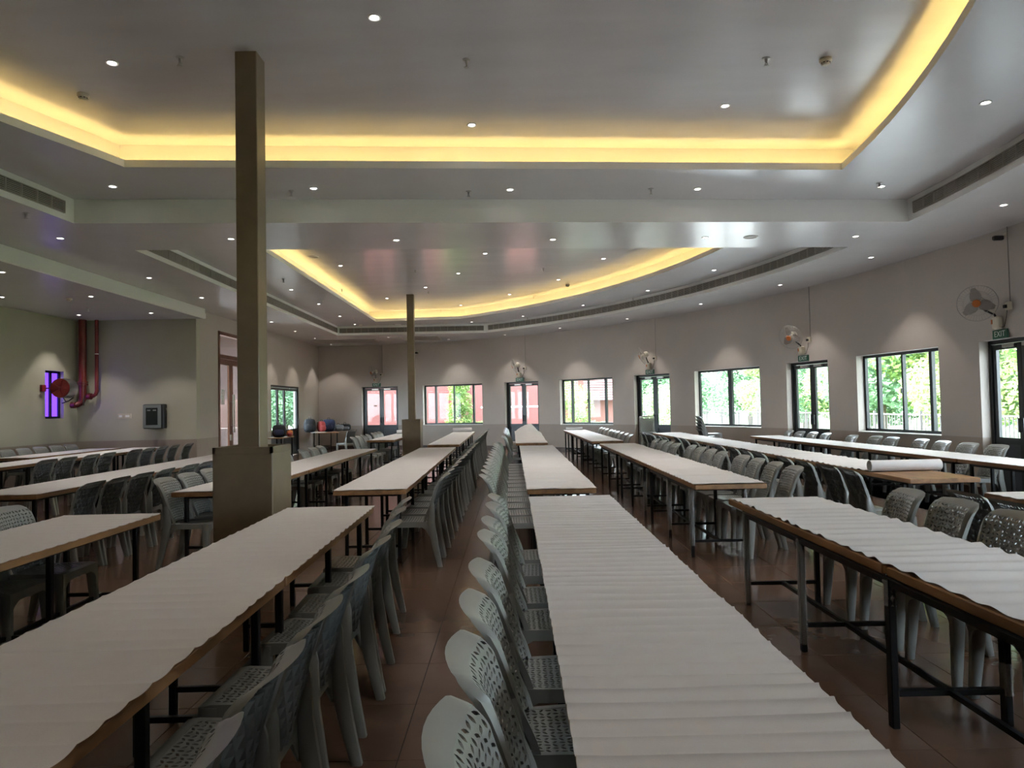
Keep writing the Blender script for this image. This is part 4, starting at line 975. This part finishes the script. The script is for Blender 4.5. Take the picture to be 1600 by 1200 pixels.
# ------------------------------------------------------------------ outside
gm = MB(); gm.box((0, 40, -0.35), (160, 160, 0.1)); struct(gm.build('ground', M_ground), 'paved ground outside')
lw = MB(); lw.box((32, 40, -0.27), (40, 110, 0.08)); lw.box((20, 62, -0.265), (60, 40, 0.08)); struct(lw.build('lawn', M_grass))
tp = MB(); tp.box((-3.5, 32.6, -0.272), (12.5, 6.6, 0.08)); struct(tp.build('added_tint_paving', M_terra), 'added reddish paving that tints the ceiling reflection')  # unseen patch added so the far ceiling reflects pink
# terrace railing
rl = thing('terrace_railing', 'dark metal railing with upright bars outside the right windows', 'railing', (0, 0, 0), 0)
RA, RB = Vector((12.8, 4.0, 0)), Vector((10.6, 46.0, 0)); rd = (RB-RA); RLn = rd.length; rd.normalize(); ra = math.atan2(rd.y, rd.x)
def railbar(z, h):
    m = MB(); c = (RA+RB)/2; m.box((c.x, c.y, z), (RLn, 0.045, h), Matrix.Rotation(ra, 3, 'Z')); return m
railbar(1.09, 0.05).build('top_rail', M_fence, rl); railbar(0.06, 0.04).build('bottom_rail', M_fence, rl)
m = MB(); n = int(RLn/0.135)
for i in range(n):
    p = RA+rd*(i*0.135); m.box((p.x, p.y, 0.57), (0.022, 0.022, 1.02))
o = m.build('upright_bars', M_fence, rl); o['kind'] = 'stuff'
for i in range(int(RLn/2.4)+1):
    p = RA+rd*(i*2.4); m = MB(); m.box((p.x, p.y, 0.45), (0.06, 0.06, 1.5)); m.build('post', M_fence, rl)
tr_ = MB(); tr_.box((9.6, 24, -0.15), (7.6, 46, 0.3)); struct(tr_.build('terrace', M_ground), 'paved terrace outside the curved wall')
# red buildings
t = thing('brick_building', 'large red brick building seen through the far doors and window', 'building', (0, 0, 0), 0)
m = MB(); m.box((-3.7, 38.5, 5.0), (11.0, 5, 11)); m.build('wall', M_brick, t)
m = MB(); m.box((0.2, 36.6, 1.4), (3.6, 1.0, 3.8)); m.build('wall', M_pink, t)
m = MB(); m.box((0.2, 36.05, 1.55), (3.6, 0.12, 0.08)); m.box((-1.2, 36.0, 3.35), (6, .2, .12)); m.build('ledge', M_white, t)
m = MB(); m.box((-2.9, 35.95, 3.0), (0.5, 0.2, 6)); m.build('pilaster', M_redpaint, t)
t = thing('gate_pillar', 'red painted pillar with pale foot seen through the garden window', 'pillar', (3.28, 34.0, 0), 0)
m = MB(); m.bbox((0, 0, 2.4), (0.26, 0.4, 2.0), 0.01); m.build('shaft', M_redpaint, t); m = MB(); m.bbox((0, 0, 0.55), (0.29, 0.42, 1.7), 0.01); m.build('foot', M_pink, t)
t = thing('tiled_roof_house', 'low house with a clay tiled roof beyond the garden window', 'house', (5.6, 46.0, 0), 0)
m = MB(); m.box((0, 2.5, 0.8), (4.6, 4, 2.2)); m.build('wall', M_pink, t)
for k in range(9):
    m = MB(); m.box((0, 0.0+k*0.28, 1.92+k*0.17), (5.4, 0.34, 0.07), Matrix.Rotation(0.42, 3, 'X')); m.build('tile_course', M_roof, t)
t = thing('annex_house', 'pale pink wall seen through the wooden door glass', 'building', (0, 0, 0), 0)
m = MB(); m.box((-11.9, 29.5, 0.35), (0.2, 8, 1.1)); m.box((-11.9, 29.5, 3.85), (0.2, 8, 3.5)); m.build('wall', M_annex, t)
m = MB(); m.box((-15.5, 34, 2.0), (0.3, 14, 5)); m.build('wall', M_pink, t)
m = MB(); m.box((-10.0, 25.9, 4.9), (3.8, 15.5, 0.12)); m.build('veranda_roof', M_annex, t)
# trees
def leaf_cloud(n, clusters, size, seed, flat=0.0):
    r = random.Random(seed); m = MB()
    tot = sum(c[1]**2 for c in clusters)
    for (c, rad, sq) in clusters:
        k = int(n*rad*rad/tot)
        for _ in range(k):
            while True:
                d = Vector((r.uniform(-1, 1), r.uniform(-1, 1), r.uniform(-1, 1)))
                if 0.05 < d.length <= 1: break
            d = d.normalized()*(0.55+0.45*r.random()**0.5); p = Vector(c)+Vector((d.x*rad, d.y*rad, d.z*rad*sq))
            a = Vector((r.gauss(0, 1), r.gauss(0, 1), r.gauss(0, .6))).normalized(); b = a.cross(Vector((r.gauss(0, 1), r.gauss(0, 1), r.gauss(0, 1)))).normalized()
            s = size*(0.6+0.8*r.random()); m.add([p-a*s, p-b*s*0.45, p+a*s, p+b*s*0.45], [(0, 1, 2, 3)])
    return m
def broad(seed, R, H):
    r = random.Random(seed); cl = []
    for i in range(13):
        a = r.random()*2*PI; q = R*0.62*math.sqrt(r.random()); cl.append(((q*math.cos(a), q*math.sin(a), H*(0.12+0.76*r.random())), R*(0.36+0.2*r.random()), 0.8))
    return cl
CROWNS = []
for s, (M_, R, H) in enumerate(((M_leaf1, 2.6, 6.0), (M_leaf2, 2.8, 6.5), (M_leaf3, 2.4, 5.5))):
    CROWNS.append((leaf_cloud(15000, broad(40+s, R, H), 0.10, s).mesh('foliage', M_), R, H))
tk = MB(); tk.tube([(0, 0, -0.4), (0.05, 0.02, 1.0), (0.02, 0.06, 2.4), (0.1, 0, 4.5)], [0.16, 0.13, 0.11, 0.05], 8)
for a in (0.3, 2.2, 4.4): tk.tube([(0.03, 0.03, 1.8), (0.6*math.cos(a), 0.6*math.sin(a), 2.8), (1.2*math.cos(a), 1.2*math.sin(a), 4.2)], [0.07, 0.05, 0.02], 6)
trunk_me = tk.mesh('trunk', M_bark, True)
def tree(x, y, kind, s, rz, label):
    t = thing('garden_tree', label, 'tree', (x, y, -0.25), rz, 'garden trees outside'); t.scale = (s, s, s)
    link('trunk', trunk_me, t); link('foliage', CROWNS[kind][0], t, (0, 0, 0.75))
TREES = [(15.5, 14.0), (15.3, 17.2), (16.3, 20.0), (15.6, 23.2), (16.2, 26.4), (15.4, 29.6), (15.9, 33.0), (15.2, 36.8), (15.0, 40.6), (15.0, 45.0), (11.2, 48.5), (8.6, 50.5), (16.8, 10.6), (17.0, 7.2), (20.0, 18.5), (20.5, 25), (20.5, 32), (20, 40), (6.0, 55.0), (12.5, 56)]
LBL = {}
for row_, nm_ in ((sorted([p for p in TREES if p[0] < 18 and p[1] < 46], key=lambda p: p[1]), 'leafy tree close behind the terrace railing, %s from the right'), (sorted([p for p in TREES if p[0] >= 18 or p[1] >= 46], key=lambda p: -p[0]/p[1]), 'tall tree in the rear garden row, %s from the right')):
    for i, p in enumerate(row_): LBL[p] = nm_ % ORD[i]
rnd = random.Random(5)
for i, (x, y) in enumerate(TREES):
    tree(x, y, (0, 2, 0, 0, 2, 1, 0, 1, 0, 1, 1, 1, 0, 2, 1, 1, 1, 1, 1, 1)[i], 0.95+0.25*rnd.random(), rnd.random()*6, LBL[(x, y)])
for i, (x, y) in enumerate([(-12.3, 38.5), (-13.8, 42.8), (-11.4, 47.0)]):
    tree(x, y, 1, 0.85, i*2.0, 'dark leafy tree seen through the black glass door, %s of three' % ORD[i])
# conifer
t = thing('conifer', 'layered light green conifer outside the far window', 'tree', (-2.35, 31.6, -0.25), 0)
cl = []; r = random.Random(9)
for k in range(10):
    z = 0.5+k*0.36; rad = 0.66*(1-k/12.5)
    for q in range(6):
        a = q*PI/3+k*0.5; cl.append(((rad*0.72*math.cos(a), rad*0.72*math.sin(a), z+r.uniform(-.13, .13)), 0.14+0.26*rad+r.uniform(-.03, .06), 0.8))
leaf_cloud(9000, cl, 0.055, 77).build('foliage', M_leaf3, t)
m = MB(); m.tube([(0, 0, 0), (0, 0, 2), (0, 0, 4.2)], [0.09, 0.06, 0.02], 8); m.build('trunk', M_bark, t, True)
# bushes below the garden window and at its left
def bush(x, y, R, kind, label, H=1.0):
    t = thing('garden_bush', label, 'bush', (x, y, -0.25), 0, 'garden bushes outside')
    rr = random.Random(int(x*10)); c = [((rr.uniform(-.5, .5)*R, rr.uniform(-.5, .5)*R, H*rr.uniform(.2, .9)), R*0.5, H*0.6) for _ in range(9)]
    leaf_cloud(3500, c, 0.055, int(x*7)+2).build('foliage', (M_leaf1, M_leaf2, M_leaf3)[kind], t)
    m = MB()
    for k in range(4): m.tube([(0, 0, 0), (R*.3*math.cos(k*1.6), R*.3*math.sin(k*1.6), H*.6)], [0.03, 0.012], 6)
    m.build('stems', M_bark, t)
bush(2.45, 30.2, 1.0, 2, 'tall yellow green bush at the left of the garden window', 2.6)
bush(3.6, 31.0, 0.9, 0, 'low bright green bush below the garden window', 1.0)
bush(4.9, 31.5, 0.9, 2, 'low yellow green bush below the right part of the garden window', 0.8)
bush(-1.50, 31.3, 0.38, 2, 'yellow tipped bush right of the conifer', 1.25)
bush(5.9, 27.5, 1.1, 0, 'leafy shrub outside the narrow far door', 2.2)
